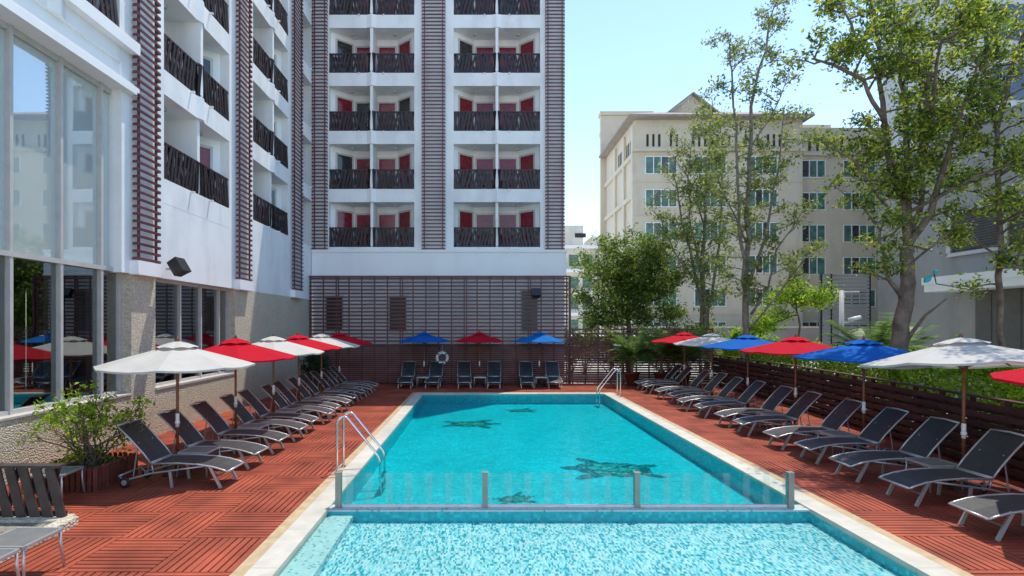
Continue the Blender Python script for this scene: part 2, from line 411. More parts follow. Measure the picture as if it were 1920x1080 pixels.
c = MB()
def frame(mb, ox0,ox1,oy0,oy1, ix0,ix1,iy0,iy1, z0, z1, seg=None):
    if seg is None:
        mb.box(ox0,ix0,oy0,oy1,z0,z1); mb.box(ix1,ox1,oy0,oy1,z0,z1)
        mb.box(ix0,ix1,oy0,iy0,z0,z1); mb.box(ix0,ix1,iy1,oy1,z0,z1)
    else:
        y = oy0
        while y < oy1-.01:
            y2 = min(y+seg, oy1)
            mb.box(ox0,ix0,y+.003,y2-.003,z0,z1); mb.box(ix1,ox1,y+.003,y2-.003,z0,z1); y = y2
        x = ix0
        while x < ix1-.01:
            x2 = min(x+seg, ix1)
            mb.box(x+.003,x2-.003,oy0,iy0,z0,z1); mb.box(x+.003,x2-.003,iy1,oy1,z0,z1); x = x2
frame(c, PX0,PX1,PY0,PY1, PX0+.17,PX1-.17,PY0+.12,PY1-.12, -.3, .004)
tag(c.build('kerb_strip', M['tan']), 'tan stone strip between deck and pool coping', 'kerb', kind='structure')
c = MB()
frame(c, PX0+.172,PX1-.172,PY0+.122,PY1-.122, IX0,IX1,IY0,IY1, -.06, .012, 1.2)
c.box(PX0+.175,IX0-.003,PY0+.125,PY1-.125,-.3,.004); c.box(IX1+.003,PX1-.175,PY0+.125,PY1-.125,-.3,.004)
c.box(IX0-.003,IX1+.003,IY1+.003,PY1-.125,-.3,.004)
tag(c.build('pool_coping', M['coping']), 'cream stone coping slabs around the pool', 'coping', kind='structure')

ZD, ZS = -.42, -.20
b = MB()
b.quad((IX0,DIV1,ZD),(IX1,DIV1,ZD),(IX1,IY1,ZD),(IX0,IY1,ZD))
b.quad((IX0,DIV1,ZD),(IX0,IY1,ZD),(IX0,IY1,-.06),(IX0,DIV1,-.06))
b.quad((IX1,DIV1,ZD),(IX1,IY1,ZD),(IX1,IY1,-.06),(IX1,DIV1,-.06))
b.quad((IX0,IY1,ZD),(IX1,IY1,ZD),(IX1,IY1,-.06),(IX0,IY1,-.06))
b.quad((IX0,DIV1,ZD),(IX1,DIV1,ZD),(IX1,DIV1,-.05),(IX0,DIV1,-.05))
b.quad((IX1,IY0,ZS),(IX1,DIV0,ZS),(IX1,DIV0,-.06),(IX1,IY0,-.06))
b.quad((IX0,DIV0,ZS),(IX1,DIV0,ZS),(IX1,DIV0,-.035),(IX0,DIV0,-.035))
tag(b.build('pool_basin', M['mosaic_deep']), 'turquoise mosaic basin of the deep pool', 'pool', kind='structure')
b = MB()
LX = -1.98
b.quad((LX,IY0,ZS),(IX1,IY0,ZS),(IX1,DIV0,ZS),(LX,DIV0,ZS))
b.quad((LX,IY0,ZS),(LX,DIV0,ZS),(LX,DIV0,-.09),(LX,IY0,-.09))
b.quad((IX0,IY0,ZS),(IX1,IY0,ZS),(IX1,IY0,-.03),(IX0,IY0,-.03))
tag(b.build('shallow_basin', M['mosaic_shallow']), 'speckled blue and white mosaic basin of the shallow pool', 'pool', kind='structure')
b = MB()
b.quad((IX0,IY0,-.09),(LX,IY0,-.09),(LX,DIV0,-.09),(IX0,DIV0,-.09))
b.box(IX0,IX1,DIV0+.002,DIV1-.002,-.5,-.012)
tag(b.build('pool_ledge', M['mosaic_ledge']), 'white dotted mosaic ledge along the shallow pool', 'ledge', kind='structure')
def water(name, x0,x1,y0,y1,z,m,lab):
    w = MB(); w.quad((x0,y0,z),(x1,y0,z),(x1,y1,z),(x0,y1,z))
    tag(w.build(name, m), lab, 'water', kind='structure')
water('water', IX0,IX1,DIV1,IY1,-.03,M['water'],'clear turquoise water of the deep pool')
water('water', IX0,IX1,IY0,DIV0,-.04,M['water_shallow'],'clear rippled water of the shallow pool')

# turtle mosaics in the pool floor
def turtle(cx, cy, s, rot, label):
    e = empty('turtle_mosaic', (cx,cy,ZD)); tag(e, label, 'mosaic', 'turtle mosaics on the pool floor')
    def pt(x,y,z): 
        ca, sa = math.cos(rot), math.sin(rot)
        return (cx+s*(x*ca-y*sa), cy+s*(x*sa+y*ca), ZD+z)
    def blob(mb, x,y,a,bb,ang,z,jag=.06):
        n = 22; vs = []
        for k in range(n):
            t = 2*math.pi*k/n; q = 1+R.uniform(-jag,jag)
            u, v = a*q*math.cos(t), bb*q*math.sin(t)
            vs.append(pt(x+u*math.cos(ang)-v*math.sin(ang), y+u*math.sin(ang)+v*math.cos(ang), z))
        mb.add(vs, [tuple(range(n))])
    m = MB(); blob(m,0,0,.84,.60,0,.004,.10); m.build('shell', M['turtle_dark'], e)
    m = MB()
    for x,y,a,bb in ((-.3,.02,.2,.17),(.08,.0,.21,.2),(.4,.0,.15,.16),(-.1,.33,.2,.1),(.28,.3,.16,.1),(-.1,-.33,.2,.1),(.28,-.3,.16,.1),(-.48,.22,.1,.1),(-.48,-.22,.1,.1)):
        blob(m,x,y,a,bb,0,.008,.1)
    m.build('shell_plates', M['turtle_pale'], e)
    m = MB(); blob(m,.95,.03,.26,.15,.1,.005); m.build('head', M['turtle_dark'], e)
    for (x,y,a,bb,an) in ((.52,.62,.46,.16,.7),(.5,-.60,.42,.15,-.8),(-.80,.40,.28,.12,2.7),(-.80,-.40,.28,.12,-2.7)):
        m = MB(); blob(m,x,y,a,bb,an,.006); m.build('flipper', M['turtle_dark'], e)
def fl(px, py): 
    Y = F*(CAMH-ZD)/(py-VY); return ((px-VX)*Y/F, Y)
x,y = fl(882,795); turtle(x,y,.85,0,'green turtle mosaic on pool floor beside the shaded corner of the water')
x,y = fl(977,770); turtle(x,y,.55,.2,'small turtle mosaic farthest away near the far pool wall')
x,y = fl(1150,880); turtle(x,y,1.0,3.0,'largest dark turtle mosaic just behind the glass partition')
x,y = fl(965,936); turtle(x,y,.36,.4,'faint turtle mosaic seen through the middle glass panel')

# glass partition
e = empty('glass_partition', (1.33,8.49,-.012)); tag(e, 'low frosted striped glass partition between the shallow and deep pool', 'partition')
xs = [-2.25, .07, 2.48, 4.91]
for x in xs:
    m = MB(); m.box(x-.045,x+.045,8.46,8.55,-.011,.535); m.box(x-.05,x+.05,8.455,8.555,.535,.545); m.build('post', M['post_metal'], e)
for a, bb in zip(xs[:-1], xs[1:]):
    m = MB(); m.box(a+.05,bb-.05,8.497,8.509,.03,.525); m.build('glass_panel', M['sheet_glass'], e)
m = MB(); m.box(xs[0]+.05,xs[-1]-.05,8.49,8.52,-.010,.028); m.build('bottom_rail', M['plastic_white'], e)

# pool ladders
def ladder(xb, yb, sgn, label):
    e = empty('pool_ladder', (xb,yb,.012)); tag(e, label, 'ladder', 'steel pool ladders')
    for k in (-1,1):
        y = yb + k*.24
        pts = [(xb,y,.012),(xb,y,.95)]
        for a in range(1,7):
            t = math.pi*a/7*.78
            pts.append((xb+sgn*.13*(1-math.cos(t)), y, .95+.15*math.sin(t)))
        pts += [(xb+sgn*.80,y,.34),(xb+sgn*.84,y,.25),(xb+sgn*.84,y,-.38)]
        m = MB(); m.tube(pts, .024, 10); m.build('handrail', M['steel'], e, True)
        m = MB(); m.lathe([(.05,.012),(.05,.025),(.03,.03)],12,(xb,y,0)); m.build('flange', M['steel'], e)
    for z in (-.1,-.3):
        m = MB(); m.box(xb+sgn*.84-.04,xb+sgn*.84+.04,yb-.24,yb+.24,z-.012,z+.012); m.build('tread', M['steel'], e)
ladder(-2.78, 10.62, 1, 'polished steel pool ladder on the left coping near the glass partition')
ladder(5.58, 21.6, -1, 'polished steel pool ladder at the far right corner of the pool')

# ------------------------------------------------------------------ hotel wings
def rail_mesh(mb, p0, p1, z0, h, out, nb=None):
    """slanted crossing boards between two points of the plan"""
    p0, p1 = Vector((*p0,0)), Vector((*p1,0)); dv = p1-p0; Ln = dv.length; dv.normalize()
    nv = Vector(out)
    up = Vector((0,0,1))
    mb.bar(p0+up*(z0+h-.03), p1+up*(z0+h-.03), .07, .06)
    mb.bar(p0+up*(z0+.05), p1+up*(z0+.05), .05, .05)
    n = nb or max(5,int(Ln/.17))
    for layer, s in ((.045,1),(-.045,-1)):
        for k in range(n):
            t = (k+.5)/n*Ln + R.uniform(-.03,.03)
            sl = s*R.uniform(.05,.15)
            a = min(max(t-sl,.06),Ln-.06); bb = min(max(t+sl,.06),Ln-.06)
            mb.bar(p0+dv*a+nv*layer+up*(z0+.03), p0+dv*bb+nv*layer+up*(z0+h-.02), .022, .10, dv)

FZ0, FH = 6.79, 2.92
def facade_bay(mw, xf, out, u0, u1, zf, parent, top=True, half=False, seed=0):
    """one pair of balconies. mw: wall mesh builder in facade coordinates (u, v outward, z)"""
    rr = random.Random(seed)
    um = (u0+u1)/2 if not half else u1
    ap = .0 if half or abs(zf-FZ0) < .01 else .10
    plan = [(u0,-1.5),(u0,0),(um-.24,0),(um,ap),(um+.24,0),(u1,0),(u1,-1.5)] if not half else [(u0,-1.5),(u0,0),(u1,0),(u1,-1.5)]
    mw.prism(plan, zf-.66, zf-.002)
    if not half: mw.prism([(um-.07,-1.5),(um+.07,-1.5),(um+.07,ap-.06),(um-.07,ap-.06)], zf-.004, zf+FH-.655)
    sides = [(u0,1)] if half else [(u0,1),(u1,-1)]
    for uu, s in sides:
        a, bb = (uu+s*.08,-.32), (uu+s*1.06,-1.14)
        # splayed wall and flat back wall
        mw.prism([a,bb,(bb[0],bb[1]-.1),(uu-s*.02,a[1]-.02),(uu-s*.02,a[1])][::s], zf-.003, zf+FH-.656)
        mw.prism([bb,(um,-1.14),(um,-1.24),(bb[0],-1.24)][::s], zf-.003, zf+FH-.656)
        mw.box(uu-.02 if s>0 else uu-.06, uu+.06 if s>0 else uu+.02, -.34, -.002, zf-.003, zf+FH-.656)
        # splayed door
        da = Vector((a[0],a[1],0)); db = Vector((bb[0],bb[1],0)); dd = (db-da); Ld = dd.length; dd.normalize()
        nn = Vector((-dd.y, dd.x, 0));
        if nn.y < 0: nn = -nn
        def opening(name, p, q, z0, z1, nrm, pm, pn):
            fm = MB(xf); up = Vector((0,0,1)); p = p+nrm*.012; q = q+nrm*.012; w = .09
            dq = (q-p).normalized()
            fm.bar(p+up*z0, p+up*z1, .05, w, dq); fm.bar(q+up*z0, q+up*z1, .05, w, dq)
            fm.bar(p+up*(z1-w/2)+dq*w/2, q+up*(z1-w/2)-dq*w/2, .05, w); fm.bar(p+up*(z0+w/2)+dq*w/2, q+up*(z0+w/2)-dq*w/2, .05, w)
            fo = fm.build(name, M['alu_frame'], parent)
            pm_ = MB(xf); pp, qq = p+dq*w/2+nrm*.006, q-dq*w/2+nrm*.006
            pm_.add([pp+up*(z0+w),qq+up*(z0+w),qq+up*(z1-w),pp+up*(z1-w)],[(0,1,2,3)])
            pm_.build('pane', pm, fo)
        opening('balcony_door', da+dd*(Ld*.22), da+dd*(Ld*.93), zf+.02, zf+2.0, nn, M['pane_dark'] if rr.random()<.35 else M['pane_red'], 0)
        wa, wb = bb[0]+s*.10, um-s*.12
        opening('window', Vector((min(wa,wb),-1.14,0)), Vector((max(wa,wb),-1.14,0)), zf+.15, zf+1.93, Vector((0,1,0)), M['pane_red'] if rr.random()<.85 else M['pane_dark'], 0)
        lm = MB(xf); ul = (uu+um)/2; lm.lathe([(.09,zf+FH-.66-.10),(.10,zf+FH-.66-.03),(.06,zf+FH-.662)],10,(ul,-.55,0)); lm.build('ceiling_lamp', M['alu_frame'], parent)
        # drain spout
        sp = MB(xf); us = uu+(um-uu)*.72; sp.bar((us,-.05,zf-.03),(us,.12,zf-.045),.05,.05); sp.build('drain_spout', M['white2'], parent)
        # railing
        rm = MB(xf)
        r0, r1 = (uu+s*.04,-.07), (um-s*.22,-.07)
        rail_mesh(rm, r0, r1, zf, 1.0, (0,1,0))
        if not half: rail_mesh(rm, (um-s*.20,-.065), (um-s*.03,ap-.07), zf, 1.0, (0,1,0), 2); rm.build('balcony_railing', M['railing'], parent)

def slat_strip(xf, u0, u1, v0, v1, z0, z1, parent, sp=.18, over=.06):
    m = MB(xf)
    for u in (u0+.07, u1-.07):
        m.box(u-.022,u+.022, v1-.075, v1-.026, z0, z1)
    z = z0+.04
    while z < z1:
        m.box(u0-over,u1+over, v1-.024, v1, z-.033, z+.033)
        m.box(u0-over,u0-over+.022, v0+.05, v1-.026, z-.033, z+.033)
        m.box(u1+over-.022,u1+over, v0+.05, v1-.026, z-.033, z+.033)
        z += sp
    m.build('slat_column', M['maroon'], parent)

# --- end wing (faces the camera)
YF = 26.95
end = empty('hotel_wing', (-2.1,30,0)); tag(end, 'white hotel tower at the pool end with maroon slat columns and balconies', 'building', 'hotel wings around the pool')
xe = lambda u,v,z: (u, YF-v, z)
XR = 4.22
TOP = 28.5
w = MB(xe)
bays = [(-7.68,-3.27),(-1.41,3.06)]
ed = [-9.9] + [q for bb in bays for q in bb] + [XR]
for i in range(0,len(ed),2):
    w.box(ed[i],ed[i+1],-1.6,0,5.0,FZ0+5*FH-.66)           # piers
w.box(-9.9,XR,-13,-1.6,0,TOP-.01)                            # core
w.box(-9.9,XR,-1.6,0.01,FZ0+5*FH-.66,TOP)                   # upper storeys
w.box(-8.4,XR,-1.6,.02,0,5.27)                              # ground floor wall
for i,(u0,u1) in enumerate(bays):
    w.box(u0,u1,-1.6,-.002,5.0,FZ0-.66)
    for k in range(5):
        facade_bay(w, xe, None, u0, u1, FZ0+k*FH, end, seed=i*10+k)
w.build('wall', M['white'], end)
l = MB(xe); l.box(-8.42,XR+.05,.02,.25,5.28,6.50); l.box(-8.42,XR+.09,-.0,.30,6.50,6.62); l.box(-8.42,XR+.07,.02,.28,5.30,5.40); l.build('ledge', M['white2'], end)
for (u0,u1) in ((-8.37,-7.72),(-2.88,-1.82),(3.30,4.15)):
    slat_strip(xe, u0, u1, .005, .20, 6.64, 20.6, end)
for px0,px1,py0,py1 in ((612,642,556,617),(731,761,556,619),(978,1007,546,620)):
    p, q = P(px0,py1,YF-.02), P(px1,py0,YF-.02)
    fm = MB(); fm.box(p.x-.06,q.x+.06,YF-.06,YF-.021,p.z-.06,p.z); fm.box(p.x-.06,q.x+.06,YF-.06,YF-.021,q.z,q.z+.06)
    fm.box(p.x-.06,p.x,YF-.06,YF-.021,p.z,q.z); fm.box(q.x,q.x+.06,YF-.06,YF-.021,p.z,q.z)
    fo = fm.build('ground_window', M['alu_frame'], end)
    pm = MB(); pm.quad((p.x,YF-.03,p.z),(q.x,YF-.03,p.z),(q.x,YF-.03,q.z),(p.x,YF-.03,q.z))
    pm.build('pane', M['pane_dimgreen'] if px0>900 else M['pane_dim'], fo)

# --- left wing (runs along the pool)
XF = -8.45
lw = empty('hotel_wing', (-14,14,0)); tag(lw, 'white hotel wing along the left deck with tall glazing above a pebble dash base', 'building', 'hotel wings around the pool')
xl = lambda u,v,z: (XF+v, u, z)
w = MB(xl)
lb = [(8.75,12.62),(14.25,18.10),(19.85,23.65),(25.28,26.94)]
ztop = FZ0+4*FH+2.2
# piers between bays
w.box(12.62,14.25,-1.6,0,4.12,ztop); w.box(18.10,19.85,-1.6,0,4.12,ztop); w.box(23.65,25.28,-1.6,0,4.12,ztop)
w.box(3.0,8.75,-1.6,0,8.62,ztop)
w.box(3.0,26.9,-12,-1.6,8.45,ztop+.01)
w.box(13.4,26.9,-12,-1.6,4.3,8.452)
w.box(3.0,26.9,-1.6,.005,ztop,TOP-.5)
# wall under the first balconies
for (u0,u1) in lb[1:]:
    w.box(u0,u1,-1.6,-.003,4.12,FZ0-.66)
# near bay: fascias
w.box(3.0,12.96,-1.6,-.06,8.62,FZ0+FH-.66)
for k in (1,2):
    facade_bay(w, xl, None, *lb[0], FZ0+k*FH, lw, seed=100+k)
for i in (1,2):
    for k in range(5 if i==2 else 4):
        facade_bay(w, xl, None, *lb[i], FZ0+k*FH, lw, seed=200+i*10+k)
for k in range(5):
    facade_bay(w, xl, None, *lb[3], FZ0+k*FH, lw, half=True, seed=300+k)
w.build('wall', M['white'], lw)
m = MB(xl); m.box(3.0,13.02,-.5,.17,8.42,8.60); m.box(3.0,13.0,-.5,.10,8.60,8.66); m.build('cornice', M['white2'], lw)
m = MB(xl); m.box(3.0,13.02,-.5,.19,9.40,9.68); m.build('cornice', M['white2'], lw)
for (u0,u1) in ((12.99,13.83),(18.46,19.40),(23.93,24.98)):
    slat_strip(xl, u0, u1, .002, .17, 4.45, ztop+.1, lw)
    m = MB(xl); m.box(u0-.06,u1+.08,-.05,.20,4.10,4.44); m.build('column_base', M['white2'], lw)
# pebble dash base
m = MB(xl)
m.box(3.0,26.9,-.6,.0,-.04,1.18)
m.box(12.98,13.94,-.6,-.004,1.18,4.115); m.box(18.45,26.9,-.6,-.004,1.18,4.115)
m.box(3.0,26.9,-.62,-.60,-.04,1.1)
m.build('stone_base', M['pebble'], lw)
m = MB(xl); m.box(3.0,12.975,-.5,.025,1.18,1.22); m.box(13.945,18.445,-.5,.025,1.18,1.24); m.build('window_sill', M['sill'], lw)
# glazing near bay: fins, transom, panes
fins = [8.72, 9.89, 11.08, 12.26]
ends = [3.0,4.3,5.4,6.5,7.6] + fins + [12.93]
wf = MB(xl)
for u in ends[1:-1]:
    wf.box(u-.035,u+.035,-.56,-.20,1.22,8.41)
wf.box(12.86,12.975,-.45,-.24,1.22,8.41)
wf.box(3.0,12.975,-.34,-.19,4.14,4.24); wf.box(3.0,12.86,-.36,-.22,1.221,1.30); wf.box(3.0,12.86,-.40,-.24,8.30,8.415)
wf = wf.build('window', M['alu_frame'], lw)
m = MB(xl); m.quad((3.0,-.30,4.24),(12.9,-.30,4.24),(12.9,-.30,8.40),(3.0,-.30,8.40)); m.build('upper_pane', M['glass_up'], wf)
m = MB(xl); m.quad((3.0,-.30,1.25),(12.9,-.30,1.25),(12.9,-.30,4.2),(3.0,-.30,4.2)); m.build('lower_pane', M['glass_low'], wf)
m = MB(xl)
u = 3.0; vs = []
k = 0
while u < 12.95:
    v = -.52 + .03*math.sin(k*1.1)
    vs.append((u,v)); u += .08; k += 1
for (a,b_) in zip(vs[:-1],vs[1:]):
    m.quad((a[0],a[1],4.2),(b_[0],b_[1],4.2),(b_[0],b_[1],8.4),(a[0],a[1],8.4))
m.build('blind', M['blind'], lw, True)
# second window
wf = MB(xl)
for u in (15.5,16.65,17.8):
    wf.box(u-.035,u+.035,-.45,-.22,1.24,4.11)
wf.box(18.38,18.448,-.45,-.2,1.24,4.11); wf.box(13.942,14.0,-.45,-.2,1.24,4.11)
wf.box(14.0,18.38,-.40,-.24,4.03,4.112); wf.box(14.0,18.38,-.40,-.24,1.241,1.30)
wf = wf.build('window', M['alu_frame'], lw)
m = MB(xl); m.quad((14.0,-.30,1.25),(18.4,-.30,1.25),(18.4,-.30,4.1),(14.0,-.30,4.1)); m.build('pane', M['glass_low'], wf)
# rooms behind the glass
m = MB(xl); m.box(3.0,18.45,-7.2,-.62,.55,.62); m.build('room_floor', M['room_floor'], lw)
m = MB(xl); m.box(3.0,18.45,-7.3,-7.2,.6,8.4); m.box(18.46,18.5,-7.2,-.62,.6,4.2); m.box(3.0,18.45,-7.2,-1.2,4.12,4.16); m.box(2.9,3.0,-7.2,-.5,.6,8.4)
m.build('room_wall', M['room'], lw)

# indoor chairs and tables seen through the lower glazing
def dining_chair():
    e = empty('dining_chair'); e['_local'] = 1
    m = MB(); m.box(-.21,.21,-.21,.21,.43,.47); m.build('seat', M['teal'], e)
    m = MB(); m.box(-.21,.21,.18,.21,.62,.92); m.build('backrest', M['teal'], e)
    for x in (-.19,.19):
        for y in (-.19,.19):
            m = MB(); m.tube([(x,y,0),(x*.95,y,.45 if y<0 else .9)],.014,6); m.build('leg', M['alu'], e)
    return e
dc = dining_chair(); dct = tree_of(dc)
for i,(x,y,rz,lab) in enumerate(((-10.2,10.6,.4,'teal dining chair indoors, just inside the nearest tall window'),(-10.0,12.3,-2.4,'teal dining chair indoors, seen in the third tall window'),(-9.9,15.2,1.2,'teal dining chair indoors, seen through the window beyond the pillar'))):
    o = dc if i == 0 else copy_tree(dct)
    o.location = (x,y,.62); o.rotation_euler.z = rz; tag(o, lab, 'chair', 'dining chairs inside the glazed room')

# wall speaker lights
def speaker(p, yaw, label):
    e = empty('wall_speaker', p, yaw); e['_local'] = 1; tag(e, label, 'speaker', 'black box speakers on the walls')
    m = MB(); m.prism([(-.16,0),(.16,0),(.22,.30),(-.22,.30)][::-1], -.2, .2); 
    t = rad(30); m.v = [(x, y*math.cos(t)+z*math.sin(t)-.02, -y*math.sin(t)+z*math.cos(t)) for x,y,z in [(a,-b_,c_) for a,b_,c_ in m.v]]
    m.build('cabinet', M['black'], e)
    m = MB(); m.bar((0,.18,.02),(0,-.05,.02),.05,.05); m.build('bracket', M['alu_frame'], e)
speaker((XF+.33, 14.15, 4.33), rad(90)*1, 'black box speaker on the left wing above the window beyond the pillar')
speaker((2.72, YF-.55, 4.35), 0, 'black box speaker behind the slat screen near the green window')

# sign on the pillar
e = empty('notice_sign', (XF+.004,13.45,1.86)); tag(e, 'small white prohibition sign on the pebble dash pillar', 'sign')
m = MB(); m.box(XF+.0,XF+.016,13.31,13.58,1.62,2.10); m.build('plate', M['plastic_white'], e)
m = MB()
n = 24
for k in range(n):
    a0, a1 = 2*math.pi*k/n, 2*math.pi*(k+1)/n
    f_ = lambda r_,a: (XF+.020, 13.445+r_*math.cos(a), 1.93+r_*math.sin(a))
    m.quad(f_(.075,a0),f_(.095,a0),f_(.095,a1),f_(.075,a1))
m.bar((XF+.019,13.385,1.99),(XF+.019,13.505,1.87),.004,.018,(0,1,1))
m.build('red_ring', M['red_plain'], e)
m = MB(); m.box(XF+.0165,XF+.0175,13.41,13.48,1.90,1.96); m.box(XF+.0165,XF+.0175,13.34,13.55,1.70,1.73); m.box(XF+.0165,XF+.0175,13.36,13.53,1.655,1.675); m.build('print', M['black'], e)

# ------------------------------------------------------------------ slat screen and fences
e = empty('slat_screen', (-2.1,26.35,0)); tag(e, 'tall open maroon slat screen in front of the white end wall', 'screen')
m = MB(); z = 1.9
while z < 5.22:
    m.box(-8.40,4.30,26.30,26.325,z-.040,z+.040); z += .18
m.build('slats', M['maroon'], e)
pm = MB(); x = -8.36; k = 0
while x < 4.3:
    pm = MB(); pm.box(x-.028,x+.028,26.345,26.40,0,5.22); pm.build('post', M['maroon'], e)
    if k % 5 == 2:
        pm = MB(); pm.box(x+.09,x+.14,26.345,26.40,0,5.22); pm.build('post', M['maroon'], e)
    x += .63; k += 1
pm = MB(); pm.box(4.335,4.43,26.25,26.40,0,5.28)
pm.build('post', M['maroon'], e)
m = MB(); m.box(-8.42,4.33,26.28,26.42,5.22,5.29); m.build('top_rail', M['maroon'], e)

e = empty('slat_fence', (-2.1,26.12,0)); tag(e, 'dense dark brown slat fence behind the back row of loungers', 'fence')
m = MB(); z = .06
while z < 1.82:
    m.box(-8.40,4.28,26.10,26.13,z,z+.080); z += .10
m.build('slats', M['fence_red'], e)
x = -8.3
while x < 4.3:
    m = MB(); m.box(x-.03,x+.03,26.131,26.19,0,1.84); x += 1.26
    m.build('post', M['fence'], e)
m = MB(); m.box(-8.42,4.30,26.08,26.20,1.84,1.89); m.build('top_rail', M['fence'], e)

e = empty('slat_fence', (7.4,26.12,0)); tag(e, 'brown slat fence with an open top between the screen and the palms', 'fence')
m = MB(); z = .06
while z < 2.05:
    m.box(4.36,11.3,26.10,26.13,z,z+.088); z += .115
for z in (2.25,2.45,2.65): m.box(4.36,11.3,26.10,26.13,z-.035,z+.035)
m.build('slats', M['fence_red'], e)
x = 4.50
while x < 11.4:
    m = MB(); m.box(x-.03,x+.03,26.131,26.19,0,2.72); x += .62
    m.build('post', M['fence'], e)

# right hand fence following a bent line
fl_pts = [(9.05,3.5),(9.95,10.1),(10.55,14.4),(11.05,18.8),(11.25,26.0)]
e = empty('board_fence', (10.3,14,0)); tag(e, 'low dark brown board fence behind the right row of loungers', 'fence')
m = MB(); pm = MB()
def along(pts, step):
    out = []
    for a,b_ in zip(pts[:-1],pts[1:]):
        A,Bv = Vector((*a,0)), Vector((*b_,0)); n = max(1,round((Bv-A).length/step))
        for k in range(n): out.append((A.lerp(Bv,k/n),(Bv-A).normalized()))
    out.append((Vector((*pts[-1],0)),(Vector((*pts[-1],0))-Vector((*pts[-2],0))).normalized()))
    return out
st = along(fl_pts,.85)
for (p,dv) in st:
    nx = Vector((-dv.y,dv.x,0))
    pm = MB(); pm.bar(p+Vector((0,0,0)), p+Vector((0,0,1.42)), .07,.09,dv); pm.build('post', M['fence'], e)
zs = [.08,.27,.46,.65,.84,1.03,1.22]
for (p,dv),(q,_) in zip(st[:-1],st[1:]):
    nx = Vector((-dv.y,dv.x,0))
    for z in zs:
        dz = R.uniform(-.006,.006)
        m.bar(p+nx*.062+Vector((0,0,z+.06+dz)), q+nx*.062+Vector((0,0,z+.06+dz)), .022,.115)
        m.bar(p-nx*.062+Vector((0,0,z-.035)), q-nx*.062+Vector((0,0,z-.035)), .022,.105)
m.build('boards', M['fence'], e)
m = MB()
for a,b_ in zip(fl_pts[:-1],fl_pts[1:]):
    m.bar((*a,1.44),(*b_,1.44),.15,.035)
m.build('top_rail', M['fence'], e)

# life ring
e = empty('life_ring', (-1.86,26.0,1.28)); tag(e, 'white life ring with dark bands hanging on the brown fence', 'life ring')
m = MB(); rg = []
n, k2 = 32, 10
vs, fs = [], []
for i in range(n):
    a = 2*math.pi*i/n
    for j in range(k2):
        t = 2*math.pi*j/k2; rr_ = .25+.075*math.cos(t)
        vs.append((-1.86+rr_*math.cos(a), 25.98+.06*math.sin(t), 1.28+rr_*math.sin(a)))
for i in range(n):
    for j in range(k2):
        fs.append((i*k2+j, ((i+1)%n)*k2+j, ((i+1)%n)*k2+(j+1)%k2, i*k2+(j+1)%k2))
m.add(vs,fs); m.build('ring', M['plastic_white'], e, True)
for q in range(4):
    m = MB(); vs, fs = [], []
    for i in range(4):
        a = 2*math.pi*(q/4+.125) + (i-1.5)*.07
        for j in range(k2):
            t = 2*math.pi*j/k2; rr_ = .25+.081*math.cos(t)
            vs.append((-1.86+rr_*math.cos(a), 25.98+.066*math.sin(t), 1.28+rr_*math.sin(a)))
    for i in range(3):
        for j in range(k2): fs.append((i*k2+j,(i+1)*k2+j,(i+1)*k2+(j+1)%k2,i*k2+(j+1)%k2))
    m.add(vs,fs); m.build('band', M['black'], e, True)
m = MB(); m.tube([(-1.86,26.05,1.9),(-1.86,26.05,1.52)],.012,6); m.build('hook', M['alu'], e)

